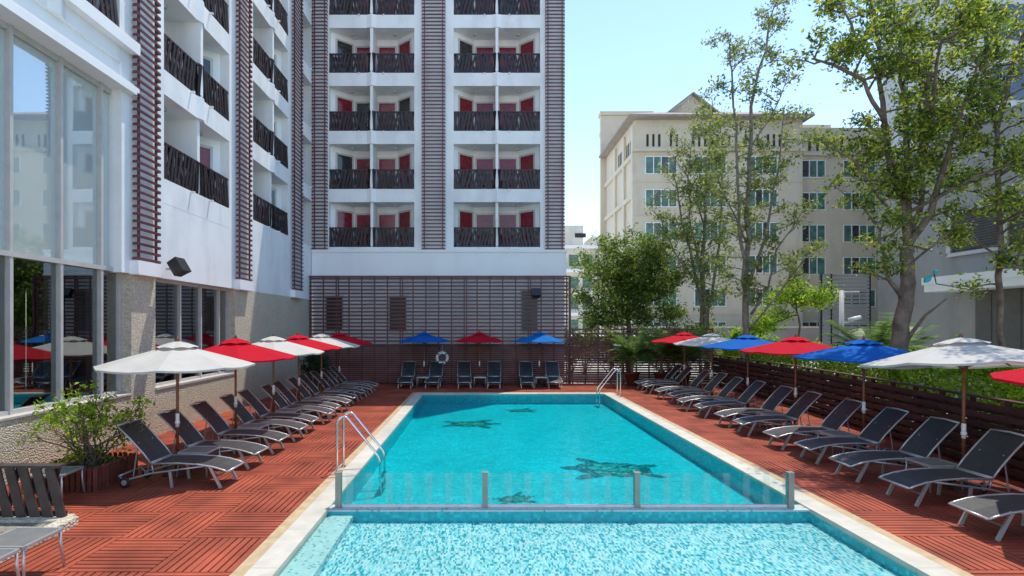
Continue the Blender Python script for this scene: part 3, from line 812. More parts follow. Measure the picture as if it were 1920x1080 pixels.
# ------------------------------------------------------------------ loungers
def make_lounger():
    e = empty('sun_lounger'); e['_local'] = 1
    seat = [(1.03,.295),(.95,.325),(.78,.375),(.5,.42),(.15,.44),(-.33,.425)]
    m = MB()
    for y in (-.31,.31):
        m.tube([(x,y,z) for x,z in seat],.016,8)
        m.tube([(.60,y*.94,.385),(.2,y*.94,.33),(-.35,y*.94,.25),(-.72,y*.94,.15),(-.82,y*.94,.13),(-.92,y*.94,.20)],.016,8)
        m.tube([(-.33,y*.94,.425),(-.30,y*.94,.26)],.014,6)
    m.tube([(1.03,-.31,.295),(1.035,.31,.295)],.019,8); m.tube([(-.33,-.31,.425),(-.33,.31,.425)],.016,8)
    m.tube([(-.92,-.29,.20),(-.92,.29,.20)],.016,8)
    m.build('frame', M['alu'], e, True)
    m = MB()
    for (a,b_) in zip(seat[:-1],seat[1:]):
        for (y0,y1,s0,s1) in ((-.295,0,0,-.018),(0,.295,-.018,0)):
            m.quad((a[0],y0,a[1]+s0),(b_[0],y0,b_[1]+s0),(b_[0],y1,b_[1]+s1),(a[0],y1,a[1]+s1))
    m.build('seat', M['sling'], e, True)
    back = [(-.335,.435),(-.46,.60),(-.70,.86),(-.94,1.09)]
    m = MB()
    for (a,b_) in zip(back[:-1],back[1:]):
        for (y0,y1,s0,s1) in ((-.295,0,0,.02),(0,.295,.02,0)):
            m.quad((a[0]-s0,y0,a[1]-s0),(b_[0]-s0,y0,b_[1]-s0),(b_[0]-s1,y1,b_[1]-s1),(a[0]-s1,y1,a[1]-s1))
    bk = m.build('backrest', M['sling'], e, True)
    m = MB()
    for y in (-.31,.31): m.tube([(x,y,z) for x,z in back],.015,8)
    m.tube([(-.94,-.31,1.09),(-.955,0,1.105),(-.94,.31,1.09)],.018,8)
    m.tube([(-.345,-.31,.445),(-.345,.31,.445)],.015,8)
    m.build('back_frame', M['alu'], bk, True)
    for y in (-.2,.2):
        m = MB(); m.tube([(-.63,y,.78),(-.72,y,.17)],.012,6); m.build('back_strut', M['alu'], e)
    for y in (-1,1):
        m = MB(); m.bar((.70,y*.285,.385),(.90,y*.285,0),.028,.05,(1,0,0)); m.build('leg', M['alu'], e)
        m = MB(); m.bar((-.02,y*.27,.30),(.02,y*.27,0),.028,.045,(1,0,0)); m.build('leg', M['alu'], e)
    m = MB(); m.tube([(.80,-.285,.19),(.80,.285,.19)],.013,6); m.build('stretcher', M['alu'], e)
    for y in (-.31,.31):
        m = MB(); m.lathe([(.05,-.022),(.085,-.022),(.095,-.008),(.095,.008),(.085,.022),(.05,.022)],18,(-.80,y,.095),1)
        wh = m.build('wheel', M['rubber'], e, True)
        m = MB(); m.lathe([(.05,-.026),(.045,-.028),(.045,.028),(.05,.026)],10,(-.80,y,.095),1); m.build('hub', M['alu'], wh)
    return e
LG0 = make_lounger(); LGT = tree_of(LG0); used = [False]
def lounger(x, y, rz, label, group):
    o = LG0 if not used[0] else copy_tree(LGT); used[0] = True
    o.location = (x,y,.002); o.rotation_euler.z = rz; tag(o, label, 'sun lounger', group); return o
ORD = ['nearest','second','third','fourth','fifth','sixth','seventh','eighth','ninth','tenth','eleventh','twelfth','thirteenth']

def make_table():
    e = empty('side_table'); e['_local'] = 1
    m = MB(); h = .27; z = .455
    for a in (-1,1):
        m.box(-h,h,a*h-.018,a*h+.018,z-.02,z+.012); m.box(a*h-.018,a*h+.018,-h+.018,h-.018,z-.02,z+.012)
    m.build('top_frame', M['alu'], e)
    m = MB(); m.box(-h+.018,h-.018,-h+.018,h-.018,z-.008,z+.004); m.build('tabletop', M['sling_pale'], e)
    for a in (-1,1):
        for b_ in (-1,1):
            m = MB(); m.tube([(a*.255,b_*.255,z-.02),(a*.26,b_*.26,.25),(a*.285,b_*.285,0)],.016,8); m.build('leg', M['alu'], e, True)
    return e
TB0 = make_table(); TBT = tree_of(TB0); usedt = [False]
def table(x, y, rz, label, group='side tables among the loungers'):
    o = TB0 if not usedt[0] else copy_tree(TBT); usedt[0] = True
    o.location = (x,y,.002); o.rotation_euler.z = rz; tag(o, label, 'side table', group); return o

def make_umbrella(colour, Rr, rim, peak):
    e = empty('parasol'); e['_local'] = 1
    n = 8; rings = [.03,.2,.4,.6,.82,1.0]
    m = MB(); vs, fs = [], []
    per = 4*n
    for t in rings:
        for k in range(per):
            a = 2*math.pi*k/per + math.pi/8
            q = (k % 4)/4; seg = math.pi/4; al = (q-.5)*seg
            rr_ = Rr*t*math.cos(seg/2)/math.cos(al)
            sag = .035*t*math.sin(math.pi*q)
            z = peak-(peak-rim)*(t**1.06) - sag
            vs.append((rr_*math.cos(a), rr_*math.sin(a), z))
    for i in range(len(rings)-1):
        for k in range(per):
            k2 = (k+1)%per; fs.append((i*per+k,i*per+k2,(i+1)*per+k2,(i+1)*per+k))
    # short hem
    o_ = len(vs)
    for k in range(per):
        x,y,z = vs[(len(rings)-1)*per+k]; vs.append((x*.998,y*.998,z-.035))
    for k in range(per):
        k2 = (k+1)%per; fs.append(((len(rings)-1)*per+k,(len(rings)-1)*per+k2,o_+k2,o_+k))
    m.add(vs,fs); cp = m.build('canopy', M[colour], e); 
    m = MB(); vs, fs = [], []
    cz = lambda t_: peak-(peak-rim)*(t_**1.06)
    for t,zz in ((.02,peak+.055),(.13,cz(.13)+.055),(.255,cz(.255)+.028)):
        for k in range(per):
            a = 2*math.pi*k/per + math.pi/8; q = (k%4)/4; sg = .022*math.sin(math.pi*q)*(t/.25)
            vs.append((Rr*t*math.cos(a)*1.0, Rr*t*math.sin(a), zz+sg))
    for i in range(2):
        for k in range(per):
            k2 = (k+1)%per; fs.append((i*per+k,i*per+k2,(i+1)*per+k2,(i+1)*per+k))
    m.add(vs,fs); m.build('vent_cap', M[colour], e)
    m = MB(); m.lathe([(.02,peak+.04),(.035,peak+.07),(.03,peak+.10),(.014,peak+.13),(.003,peak+.15)],10); m.build('finial', M['wood'], e, True)
    m = MB(); m.tube([(0,0,0.06),(0,0,peak+.05)],.027,10); pl = m.build('pole', M['wood'], e, True)
    m = MB(); m.tube([(0,0,.90),(0,0,1.16)],.034,10); m.lathe([(.034,.95),(.045,.97),(.045,1.0),(.034,1.02)],10); m.build('sleeve', M['plastic_white'], pl, True)
    hz = peak-.42
    m = MB(); m.lathe([(.03,hz-.09),(.065,hz-.06),(.065,hz-.0),(.03,hz+.03)],12); m.build('hub', M['wood'], e)
    for k in range(n):
        a = 2*math.pi*k/n + math.pi/8; ca, sa = math.cos(a), math.sin(a)
        m = MB(); m.bar((.05*ca,.05*sa,peak-.04),(Rr*.985*ca,Rr*.985*sa,rim-.012),.018,.022); rb = m.build('rib', M['rib'], e)
        t = .5; zt = peak-(peak-rim)*t-.03
        m = MB(); m.bar((.06*ca,.06*sa,hz-.03),(Rr*t*ca,Rr*t*sa,zt),.016,.020); m.build('strut', M['rib'], rb)
    m = MB(); m.lathe([(.25,0),(.25,.05),(.22,.075),(.05,.09),(.05,.30),(.035,.31)],20); m.build('base', M['fence'], e)
    return e
UMB = {}
def umbrella(colour, x, y, label, group, Rr=1.40, rim=2.10, peak=2.50, tilt=0, rz=0, tx=0):
    key = (colour,Rr,rim,peak)
    if key not in UMB:
        o = make_umbrella(*key); UMB[key] = tree_of(o)
    else: o = copy_tree(UMB[key])
    o.location = (x,y,.002); o.rotation_euler = (0,tilt,rz); tag(o,label,'parasol',group)
    if tx:
        pv = Vector((0,0,2.1)); rm_ = Matrix.Rotation(tx,3,'X')
        for ch in kids(o):
            if ch.name.split('.')[0] in ('pole','base'): continue
            ch.rotation_euler = (tx,0,0); ch.location = pv - rm_ @ pv
    return o

LU = [10.38,12.85,15.2,17.4,19.8,22.3]
GL = 'loungers along the left deck'; GR = 'loungers along the right deck'; GB = 'loungers along the back fence'
k = 0
for i, yu in enumerate(LU):
    for s in (-1,1):
        lab = f'charcoal sling sun lounger, {ORD[k]} in the left row counted from the picket planter'
        lounger(-5.47+R.uniform(-.05,.05), yu+s*.63+R.uniform(-.05,.05), R.uniform(-.05,.05), lab, GL); k += 1
lc = ['canvas','red','canvas','red','canvas','red']
ln = ['white parasol nearest the picket planter at the left','bright red parasol at left between the two nearest white ones','white parasol in front of the shaded stone wall, second white on the left','red parasol farther along the left row behind the second white one','white parasol farthest back of the white ones in the left row','dark red parasol in shade at the far corner by the slat screen']
tn = ['under the nearest white parasol at left','beside the nearest red parasol pole at left','under the second white parasol at left','beside the second red parasol pole at left','under the farthest white parasol at left','beside the shaded red parasol in the far left corner']
for i, yu in enumerate(LU):
    umbrella(lc[i], -5.88, yu+.02, ln[i], 'parasols along the left deck', rz=R.uniform(-.1,.1), tilt=[0,0,0,rad(-1.2),0,0][i])
    table(-5.45, yu+.02, 0, 'grey mesh topped side table '+tn[i])
RU = [6.76,9.46,12.0,14.7,17.45,20.3,23.2]
rc = ['red','canvas','blue','red','blue','canvas','red']
rn = ['red parasol cut off by the right edge of the photo','large dappled white parasol at right with its ribs showing','blue parasol next to the large white one at right','bright red parasol at right between the two blue ones','blue parasol farther back between red and cream ones','cream white parasol far back on the right deck','dark red parasol farthest back beside the potted palms']
tnr = ['under the large white parasol at right','under the nearest blue parasol at right','under the right hand bright red parasol','under the farther blue parasol at right','under the cream parasol at right','under the farthest red parasol by the palms']
k = 0
for i, yu in enumerate(RU):
    for s in (-1,1):
        if i == 0 and s == -1: continue
        lab = f'charcoal sling sun lounger, {ORD[k]} in the right row counted from the shallow pool'
        dxx = 0 if i<5 else .15
        lounger(7.80+dxx+R.uniform(-.05,.05), yu+s*.63+R.uniform(-.05,.05), math.pi+R.uniform(-.05,.05), lab, GR); k += 1
    if i == 1: umbrella('canvas', 8.42, yu-.12, rn[i], 'parasols along the right deck', 1.52, 2.20, 2.60, tx=rad(-6))
    else: umbrella(rc[i], (8.25 if i==0 else 8.46+.06*i), yu, rn[i], 'parasols along the right deck', 1.40, 2.16, 2.50, rz=R.uniform(-.1,.1))
    if i: table(7.98, yu, 0, 'grey mesh topped side table '+tnr[i-1])
bx = [-3.44,-2.15,-.76,.63,2.15,3.41]
bl = ['leftmost beside the blue parasol','in front of the life ring','left of the red parasol pole','right of the red parasol pole','left of the light blue parasol pole','rightmost beside the light blue parasol']
for x, lb_ in zip(bx, bl):
    lounger(x, 25.05, -math.pi/2+R.uniform(-.06,.06), 'charcoal lounger facing the camera at the back fence, '+lb_, GB)
for x, cname, lb_, tl in ((-2.68,'blue','deep blue parasol at the back fence left of the life ring','under the blue parasol at the back fence'),(-.05,'red','dark red parasol in the middle of the back fence','under the dark red parasol at the back fence'),(2.79,'lightblue','bright light blue parasol at the right end of the back row','under the light blue parasol at the back fence')):
    umbrella(cname, x, 25.45, lb_, 'parasols at the back fence', 1.24, 2.12, 2.48)
    table(x+.02, 24.9, 0, 'grey mesh topped side table '+tl)
table(-5.24, 6.10, .0, 'grey mesh side table on the deck in front of the slanted board railing')
table(-5.24, 5.50, .02, 'grey mesh side table cut by the bottom left corner of the photo')
table(-7.02, 8.85, .1, 'grey mesh side table half hidden between slanted railing and picket planter')

# ------------------------------------------------------------------ leaves and trees
def leafquad(mb, p, size, rr, up=.4):
    n = Vector((rr.gauss(0,1), rr.gauss(0,1), rr.gauss(0,1)+up)).normalized()
    t = n.orthogonal().normalized(); a = rr.uniform(0,6.28); b_ = n.cross(t)
    u = t*math.cos(a)+b_*math.sin(a); v = n.cross(u)
    q_ = rr.uniform(.6,1.45); L_, W_ = size*q_, size*q_*rr.uniform(.36,.52)
    q = p + n*(-.12*L_)
    mb.add([p-u*L_*.5, q+v*W_*.5, p+u*L_*.5, q-v*W_*.5], [(0,1,2,3)])
def clump(mb, c_, n, rad_, size, rr, flat=.75):
    for _ in range(n):
        p = Vector(c_)+Vector((rr.gauss(0,rad_*.5), rr.gauss(0,rad_*.5), rr.gauss(0,rad_*.5*flat)))
        leafquad(mb, p, size, rr)
def wiggle(a, b_, n, amp, rr):
    a, b_ = Vector(a), Vector(b_); pts = [a]
    L_ = (b_-a).length
    for k in range(1,n):
        t = k/n; pts.append(a.lerp(b_,t)+Vector((rr.gauss(0,1),rr.gauss(0,1),rr.gauss(0,.6)))*amp*L_*math.sin(math.pi*t)**.5)
    pts.append(b_); return pts
def lerp_path(pts, t):
    f_ = t*(len(pts)-1); i = min(int(f_), len(pts)-2); return pts[i].lerp(pts[i+1], f_-i)

def build_tree(name, base, limbs, label, seed, leafmat, barkmat, leaf_size, sub, twig, dens, clump_r, sub_len, start=.35, group=None, droop=0.0, up=.5, r_end=.018):
    """limbs: list of (points, r0, r1, bare); sub branches and leaf clumps grow on limbs that are not bare"""
    rr = random.Random(seed)
    e = empty(name, base); tag(e, label, 'tree', group)
    tm, lm = MB(), MB()
    for pts, r0, r1, bare in limbs:
        pts = [Vector(p) for p in pts]
        fine = []
        for a,b_ in zip(pts[:-1],pts[1:]):
            w_ = wiggle(a,b_,4,.016,rr); fine += w_[:-1]
        fine.append(pts[-1]); m_ = len(fine)
        tm.tube(fine,[r0+(r1-r0)*(i/(m_-1)) for i in range(m_)],9 if r0>.1 else 6)
        if bare: continue
        L_ = sum((b_-a).length for a,b_ in zip(fine[:-1],fine[1:]))
        ns = max(2,int(L_*sub))
        for k in range(ns):
            t = start+(1-start)*(k+rr.random())/ns
            p = lerp_path(fine,min(t,.999))
            an = rr.uniform(0,6.28)
            dirv = Vector((math.cos(an),math.sin(an),rr.uniform(up-.5,up+.4))).normalized()
            sl = sub_len*rr.uniform(.5,1.2)*(1.15-.55*t)
            q = p+dirv*sl; q.z -= droop*sl
            wp = wiggle(p,q,4,.06,rr)
            tm.tube(wp,[.03*(1-.6*t)+.012,.022,.016,.012,.008],5,False)
            for j in range(twig):
                tt = rr.uniform(.35,1.0); c_ = lerp_path(wp,min(tt,.999))
                d2 = Vector((rr.gauss(0,1),rr.gauss(0,1),rr.gauss(.15,.7))).normalized()*rr.uniform(.15,.5)*clump_r*1.6
                c2 = c_+d2
                tm.tube([c_,c2],[.010,.005],4,False)
                clump(lm,c2,max(2,int(dens*rr.uniform(.5,1.4))),clump_r*rr.uniform(.6,1.2),leaf_size,rr)
    tm.build('trunk', barkmat, e, True)
    lm.build('crown', leafmat, e)
    return e

def V3(px,py,Y): return P(px,py,Y)
# big tree behind the fence at right
Y3 = 14.4
b3 = (11.25,Y3,0)
fork = V3(1702,462,Y3)
limbs = [([b3,V3(1684,690,Y3),V3(1688,610,Y3),V3(1703,530,Y3),fork],.235,.15,True),
  ([fork,V3(1690,380,Y3),V3(1668,300,14.0),V3(1655,190,13.6),V3(1640,40,13.3),V3(1630,-60,13)],.11,.025,False),
  ([fork,V3(1700,360,14.6),V3(1698,250,14.8),V3(1690,120,15.2),V3(1672,-40,15.4)],.11,.025,False),
  ([fork,V3(1728,380,14.5),V3(1728,260,14.6),V3(1745,120,14.4),V3(1762,-40,14.2)],.09,.025,False),
  ([fork,V3(1745,400,14.0),V3(1778,290,13.7),V3(1800,215,13.4),V3(1835,110,13.0)],.10,.025,False),
  ([V3(1660,230,13.7),V3(1620,150,13.2),V3(1560,120,12.8),V3(1522,110,12.6)],.06,.02,False),
  ([V3(1650,150,13.4),V3(1600,60,13.0),V3(1575,0,12.8)],.05,.02,False),
  ([V3(1690,420,Y3),V3(1640,360,14.3),V3(1600,300,14.1),V3(1540,265,14.0)],.05,.015,False),
  ([V3(1790,245,13.5),V3(1850,230,13.2),V3(1905,200,13.0)],.05,.015,False),
  ([V3(1697,400,Y3),V3(1760,370,13.8),V3(1830,330,13.3),V3(1880,310,13.0)],.05,.015,False),
  ([V3(1692,560,Y3),V3(1665,520,14.2),V3(1650,430,14.0),V3(1610,380,13.8)],.07,.015,False),
  ([V3(1684,660,Y3),V3(1735,590,14.0),V3(1775,560,13.8)],.06,.02,True),
  ([V3(1700,500,Y3),V3(1760,450,14.0),V3(1800,420,13.8)],.04,.012,False),
  ([V3(1730,300,14.5),V3(1750,190,13.2),V3(1766,76,11.6),V3(1800,60,10.8)],.06,.012,False)]
build_tree('broadleaf_tree', b3, limbs, 'tall forked tree with thick rough trunk behind the fence at right', 31, M['leaf'], M['bark'], .115, 2.9, 7, 24, .29, 1.5, .2)
# tree whose crown fills the top right corner
b4 = (13.75,14.2,0)
limbs = [([b4,V3(1876,560,14.2),V3(1872,380,14.2),V3(1868,230,14.2),V3(1850,90,14.2),V3(1840,-60,14.2)],.085,.035,False),
  ([V3(1868,240,14.2),V3(1900,120,13.8),V3(1935,0,13.4)],.08,.02,False),
  ([V3(1870,330,14.2),V3(1920,300,13.8),V3(1990,260,13.4)],.06,.02,False),
  ([V3(1858,150,14.2),V3(1810,80,13.8),V3(1770,20,13.4)],.06,.02,False),
  ([V3(1872,420,14.2),V3(1910,400,13.6),V3(1960,380,13.2)],.05,.02,False),
  ([V3(1874,470,14.2),V3(1905,500,13.2),V3(1915,505,12.8)],.04,.02,False)]
build_tree('broadleaf_tree', b4, limbs, 'slim trunked tree whose bright crown fills the top right corner', 41, M['leaf'], M['bark'], .115, 2.8, 7, 22, .30, 1.6, .22)
# slender sparse trees
b2 = (11.62,23.4,0)
limbs = [([b2,V3(1398,600,23.4),V3(1400,480,23.4),V3(1405,330,23.3),V3(1408,200,23.2),V3(1440,60,23.2),V3(1452,10,23.2)],.16,.02,False),
  ([V3(1400,560,23.4),V3(1385,420,23.0),V3(1380,270,22.8),V3(1372,130,22.6),V3(1365,60,22.6)],.09,.02,False),
  ([V3(1402,540,23.4),V3(1440,420,23.6),V3(1462,300,23.8),V3(1470,200,24)],.08,.02,False),
  ([V3(1408,590,23.4),V3(1440,540,23.2),V3(1455,470,23.0),V3(1510,390,22.8)],.07,.015,False),
  ([V3(1402,460,23.4),V3(1370,390,23.2),V3(1345,330,23.0)],.05,.015,False),
  ([V3(1406,280,23.3),V3(1450,210,23.2),V3(1490,110,23.2)],.04,.012,False),
  ([V3(1404,620,23.4),V3(1480,520,23.0),V3(1530,460,23.0)],.06,.015,False)]
build_tree('slender_tree', b2, limbs, 'tallest slender tree with sparse foliage rising into the blue sky', 21, M['leaf_sparse'], M['bark_pale'], .15, 2.0, 5, 18, .36, 1.7, .22)
b1 = (11.70,27.7,0)
limbs = [([b1,V3(1322,590,27.7),V3(1318,470,27.7),V3(1322,380,27.7),V3(1330,280,27.7),V3(1335,185,27.7)],.14,.02,False),
  ([V3(1324,640,27.7),V3(1300,500,27.4),V3(1275,390,27.2),V3(1262,320,27)],.10,.02,False),
  ([V3(1326,620,27.7),V3(1345,480,28),V3(1355,350,28.2),V3(1350,230,28.4)],.09,.02,False),
  ([V3(1320,520,27.7),V3(1295,430,27.4),V3(1290,330,27.2),V3(1300,230,27)],.06,.015,False),
  ([V3(1322,560,27.7),V3(1262,470,27.0),V3(1235,400,26.8)],.06,.015,False),
  ([V3(1322,430,27.7),V3(1300,350,27.4),V3(1262,290,27.2)],.05,.015,False)]
build_tree('slender_tree', b1, limbs, 'slender multi stemmed tree in front of the beige hotel corner', 22, M['leaf_sparse'], M['bark_pale'], .16, 2.1, 5, 17, .42, 1.9, .18)
# dense small tree behind the back fence
b5 = (8.3,30,0)
limbs = [([b5,V3(1178,600,30),V3(1180,540,30),V3(1190,480,30)],.16,.05,False),
  ([V3(1178,600,30),V3(1140,540,30),V3(1115,500,30)],.09,.03,False),
  ([V3(1180,590,30),V3(1215,530,29.6),V3(1240,470,29.4)],.09,.03,False),
  ([V3(1180,560,30),V3(1160,500,30.4),V3(1150,450,30.6)],.07,.03,False),
  ([V3(1185,570,30),V3(1240,560,29.4),V3(1275,530,29)],.07,.03,False),
  ([V3(1180,600,30),V3(1120,580,29.6),V3(1100,560,29.4)],.06,.03,False),
  ([V3(1182,560,30),V3(1200,500,29.2),V3(1225,455,28.8)],.06,.03,False),
  ([V3(1180,610,30),V3(1225,595,29.0),V3(1262,600,28.6)],.05,.02,False),
  ([V3(1180,610,30),V3(1135,605,29.4),V3(1105,610,29.2)],.05,.02,False)]
build_tree('bushy_tree', b5, limbs, 'low bushy dark green tree behind the back fence', 51, M['leaf_dense'], M['bark'], .17, 4.6, 6, 30, .55, 2.0, .12)
b6 = (14.4,24.5,0)
limbs = [([b6,V3(1500,610,24.5),V3(1492,575,24.5)],.07,.03,True),
  ([V3(1492,580,24.5),V3(1470,560,24.4),V3(1450,565,24.3)],.04,.02,False),
  ([V3(1492,580,24.5),V3(1520,555,24.5),V3(1550,570,24.5)],.04,.02,False),
  ([V3(1492,580,24.5),V3(1495,550,24.5),V3(1505,535,24.5)],.04,.02,False),
  ([V3(1494,590,24.5),V3(1440,610,24.0),V3(1425,625,23.8)],.04,.02,False)]
build_tree('bushy_tree', b6, limbs, 'small light green tree right of the tallest slender tree', 61, M['leaf_hedge'], M['bark'], .14, 6, 6, 20, .38, .9, .1)

# hedge behind the right fence
def hedge(pts, w_, z0, z1, n, size, mat, label, seed):
    rr = random.Random(seed); e = empty('hedge', (pts[0][0],pts[0][1],0)); tag(e,label,'hedge')
    m = MB()
    segs = [(Vector((*a,0)),Vector((*b_,0))) for a,b_ in zip(pts[:-1],pts[1:])]
    tot = sum((b_-a).length for a,b_ in segs)
    for a,b_ in segs:
        dv = (b_-a).normalized(); nx = Vector((dv.y,-dv.x,0)); L_ = (b_-a).length
        for _ in range(int(n*L_/tot)):
            t = rr.random(); s = rr.random()
            q = a.lerp(b_,t)
            bumpz = .10*math.sin(q.y*1.9)+.07*math.sin(q.y*4.3+1)
            if s < .45: off, z = rr.uniform(0,w_), z1+bumpz+rr.gauss(-.03,.06)
            elif s < .85: off, z = abs(rr.gauss(0,.09)), rr.uniform(z0,z1+bumpz)
            else: off, z = rr.uniform(0,w_), rr.uniform(z0,z1)
            leafquad(m, q+nx*off+Vector((0,0,z)), size, rr, .8)
    m.build('foliage', mat, e)
    m = MB()
    for a,b_ in segs:
        L_ = (b_-a).length; k = 0.0
        while k < L_:
            q = a.lerp(b_,k/L_); dv = (b_-a).normalized(); nx = Vector((dv.y,-dv.x,0)); q = q+nx*w_*.5
            m.tube([q,q+Vector((rr.uniform(-.2,.2),rr.uniform(-.2,.2),z1-.2))],[.03,.01],5); k += .5
    m.build('stems', M['stem'], e)
hedge([(9.40,3.5),(10.30,10.1),(10.90,14.4),(11.38,18.6),(11.58,25.8)],1.5,.2,2.0,60000,.115,M['leaf_hedge'],'clipped bright green hedge behind the right board fence',71)

def bush(name, c_, n, rx, rz_, size, mat, label, cat, seed, nst=14, flowers=None, fn=0, group=None, spread=1.0):
    rr = random.Random(seed); e = empty(name, c_); tag(e,label,cat,group)
    lm, sm, fm = MB(), MB(), MB(); c_ = Vector(c_)
    for k in range(nst):
        a = rr.uniform(0,6.28); q = rr.uniform(.2,1)
        tip = c_+Vector((rx*q*math.cos(a), rx*q*math.sin(a), rz_*rr.uniform(.55,1.0)*(1-.25*q)))
        wp = wiggle(c_+Vector((rr.gauss(0,.05),rr.gauss(0,.05),0)), tip, 5, .05, rr)
        sm.tube(wp,[.018,.015,.012,.010,.007,.004],5,False)
        for j in range(4):
            p = lerp_path(wp,rr.uniform(.55,.999)); tip2 = p+Vector((rr.gauss(0,.16),rr.gauss(0,.16),rr.uniform(.0,.25)))*spread
            sm.tube([p,tip2],[.006,.003],4,False)
            clump(lm,tip2,n,.15*spread,size,rr)
            if flowers and rr.random()<fn: clump(fm,tip2+Vector((0,0,.05)),14,.10,size*.8,rr)
    sm.build('stems', M['stem'], e); lm.build('foliage', mat, e)
    if flowers: fm.build('blossoms', flowers, e)
    return e
bush('flowering_shrub',(12.6,12.6,0),16,.8,2.1,.11,M['leaf_hedge'],'shrub with red blossoms above the hedge at far right','shrub',81,22,M['flower'],.45,spread=1.3)
bush('flowering_shrub',(5.9,30.5,0),16,1.0,3.0,.15,M['leaf_hedge'],'light green shrub with pale pink blossoms beside the end of the slat screen','shrub',82,22,M['pink'],.4,spread=2)
bush('leafy_shrub',(4.9,29.2,0),20,.8,3.2,.15,M['leaf_dense'],'leafy shrub just behind the end post of the slat screen','shrub',83,20,spread=1.8)
bush('leafy_shrub',(12.2,29.4,0),26,1.3,3.4,.16,M['leaf_sparse'],'light green shrub between the two slender trees','shrub',87,28,spread=2)
bush('leafy_shrub',(13.4,27.0,0),26,1.2,3.0,.16,M['leaf_hedge'],'bright green shrub right of the tallest slender tree trunk','shrub',88,28,spread=2)
bush('leafy_shrub',(10.4,27.6,0),26,1.0,3.3,.15,M['leaf_dense'],'tall leafy shrub behind the farthest red parasol','shrub',89,28,spread=2)
bush('leafy_shrub',(6.9,28.0,0),22,1.2,2.7,.15,M['leaf_dense'],'leafy shrub seen through the open topped fence','shrub',90,26,spread=2)
bush('leafy_shrub',(9.9,29.5,0),22,1.3,2.6,.16,M['leaf_dense'],'leafy shrub behind the potted palms','shrub',84,26,spread=2)
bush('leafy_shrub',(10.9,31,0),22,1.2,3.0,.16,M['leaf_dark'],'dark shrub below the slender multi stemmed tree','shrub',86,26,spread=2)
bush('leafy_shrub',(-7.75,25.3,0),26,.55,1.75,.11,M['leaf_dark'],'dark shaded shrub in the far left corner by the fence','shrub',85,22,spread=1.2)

# fern palms behind the hedge and potted palms
def frond(mb, sm, p, a, L_, lift, rr, leaf):
    pts = []
    for k in range(9):
        t = k/8; r_ = L_*t*.85; z = lift*L_*t - .75*L_*t*t*(1.05-lift*.4)
        pts.append(p+Vector((r_*math.cos(a), r_*math.sin(a), z)))
    sm.tube(pts,[.012-.001*k for k in range(9)],4,False)
    sd = Vector((-math.sin(a),math.cos(a),0))
    for k in range(2,9):
        for h in (0,.5):
            if k == 8 and h: continue
            q = pts[k].lerp(pts[min(k+1,8)],h); dv = (pts[min(k+1,8)]-pts[max(k-1,0)]).normalized()
            ll = leaf*L_*(1-.55*abs((k+h)/8-.55))
            for s in (-1,1):
                tip = q+sd*s*ll*.8+dv*ll*.5+Vector((0,0,-.25*ll)); wv = dv*.075*L_
                mb.add([q-wv*.4,q+wv*.4,tip+wv*.05,tip-wv*.05],[(0,1,2,3)])
def palm(name, c_, h, nf, L_, label, cat, seed, pot=None, group=None, leaf=.38):
    rr = random.Random(seed); c_ = Vector(c_); e = empty(name, c_); tag(e,label,cat,group)
    fm, sm = MB(), MB()
    for k in range(nf):
        frond(fm,sm,c_+Vector((rr.gauss(0,.05),rr.gauss(0,.05),h+rr.uniform(-.1,.25))),rr.uniform(0,6.28),L_*rr.uniform(.7,1.1),rr.uniform(.5,1.5),rr,leaf)
    if h > .05:
        sm.tube([c_+Vector((0,0,.1 if not pot else pot*.9)),c_+Vector((0,0,h+.1))],[.07,.05],7)
    fm.build('fronds', M['leaf_palm'], e); sm.build('stems', M['stem'], e)
    if pot:
        m = MB(); m.lathe([(.20,0),(.23,.02),(.34,pot*.92),(.37,pot*.93),(.37,pot),(.31,pot),(.30,pot*.88)],20,c_); pt_ = m.build('pot', M['terracotta'], e, True)
        m = MB(); m.lathe([(.30,pot*.87),(.01,pot*.89)],16,c_); m.build('soil', M['soil'], pt_)
palm('potted_palm',(7.15,25.3,.002),1.15,44,1.25,'potted palm in dark red pot nearest the pool ladder','potted plant',91,.62,'potted palms by the back fence')
palm('potted_palm',(8.55,25.35,.002),1.25,44,1.25,'potted palm in dark red pot, middle one of three','potted plant',92,.62,'potted palms by the back fence')
palm('potted_palm',(9.55,25.3,.002),1.15,42,1.2,'potted palm in dark red pot behind the farthest loungers at right','potted plant',93,.62,'potted palms by the back fence')
palm('fern_palm',(14.9,19.5,0),1.5,30,1.5,'fern like palm right of the thick tree trunk','palm',94)
palm('fern_palm',(12.9,17.6,0),1.7,30,1.3,'fern like palm left of the thick tree trunk','palm',95)
palm('fern_palm',(16.5,20.3,0),1.2,26,1.4,'fern like palm against the grey building wall','palm',96)
# banana like plant beside the slender tree
rr = random.Random(5)
e = empty('banana_plant',(11.9,25.6,0)); tag(e,'banana plant with broad upright leaves beside the slender trunks','plant')
m, sm = MB(), MB()
for k in range(7):
    a = rr.uniform(0,6.28); b0 = Vector((11.9,25.6,.6)); pts = []
    for i in range(7):
        t = i/6; pts.append(b0+Vector((math.cos(a)*.8*t*t, math.sin(a)*.8*t*t, 2.4*t-.5*t*t)))
    sm.tube(pts,.015,4,False); sd = Vector((-math.sin(a),math.cos(a),0))
    for i in range(2,6):
        w0, w1 = .22*math.sin(math.pi*(i-1.5)/5), .22*math.sin(math.pi*(i-.5)/5)
        m.add([pts[i]-sd*w0,pts[i]+sd*w0,pts[i+1]+sd*w1,pts[i+1]-sd*w1],[(0,1,2,3)])
sm.tube([(11.9,25.6,0),(11.9,25.6,1.0)],[.09,.06],7)
m.build('leaves', M['leaf_palm'], e); sm.build('stems', M['stem'], e)

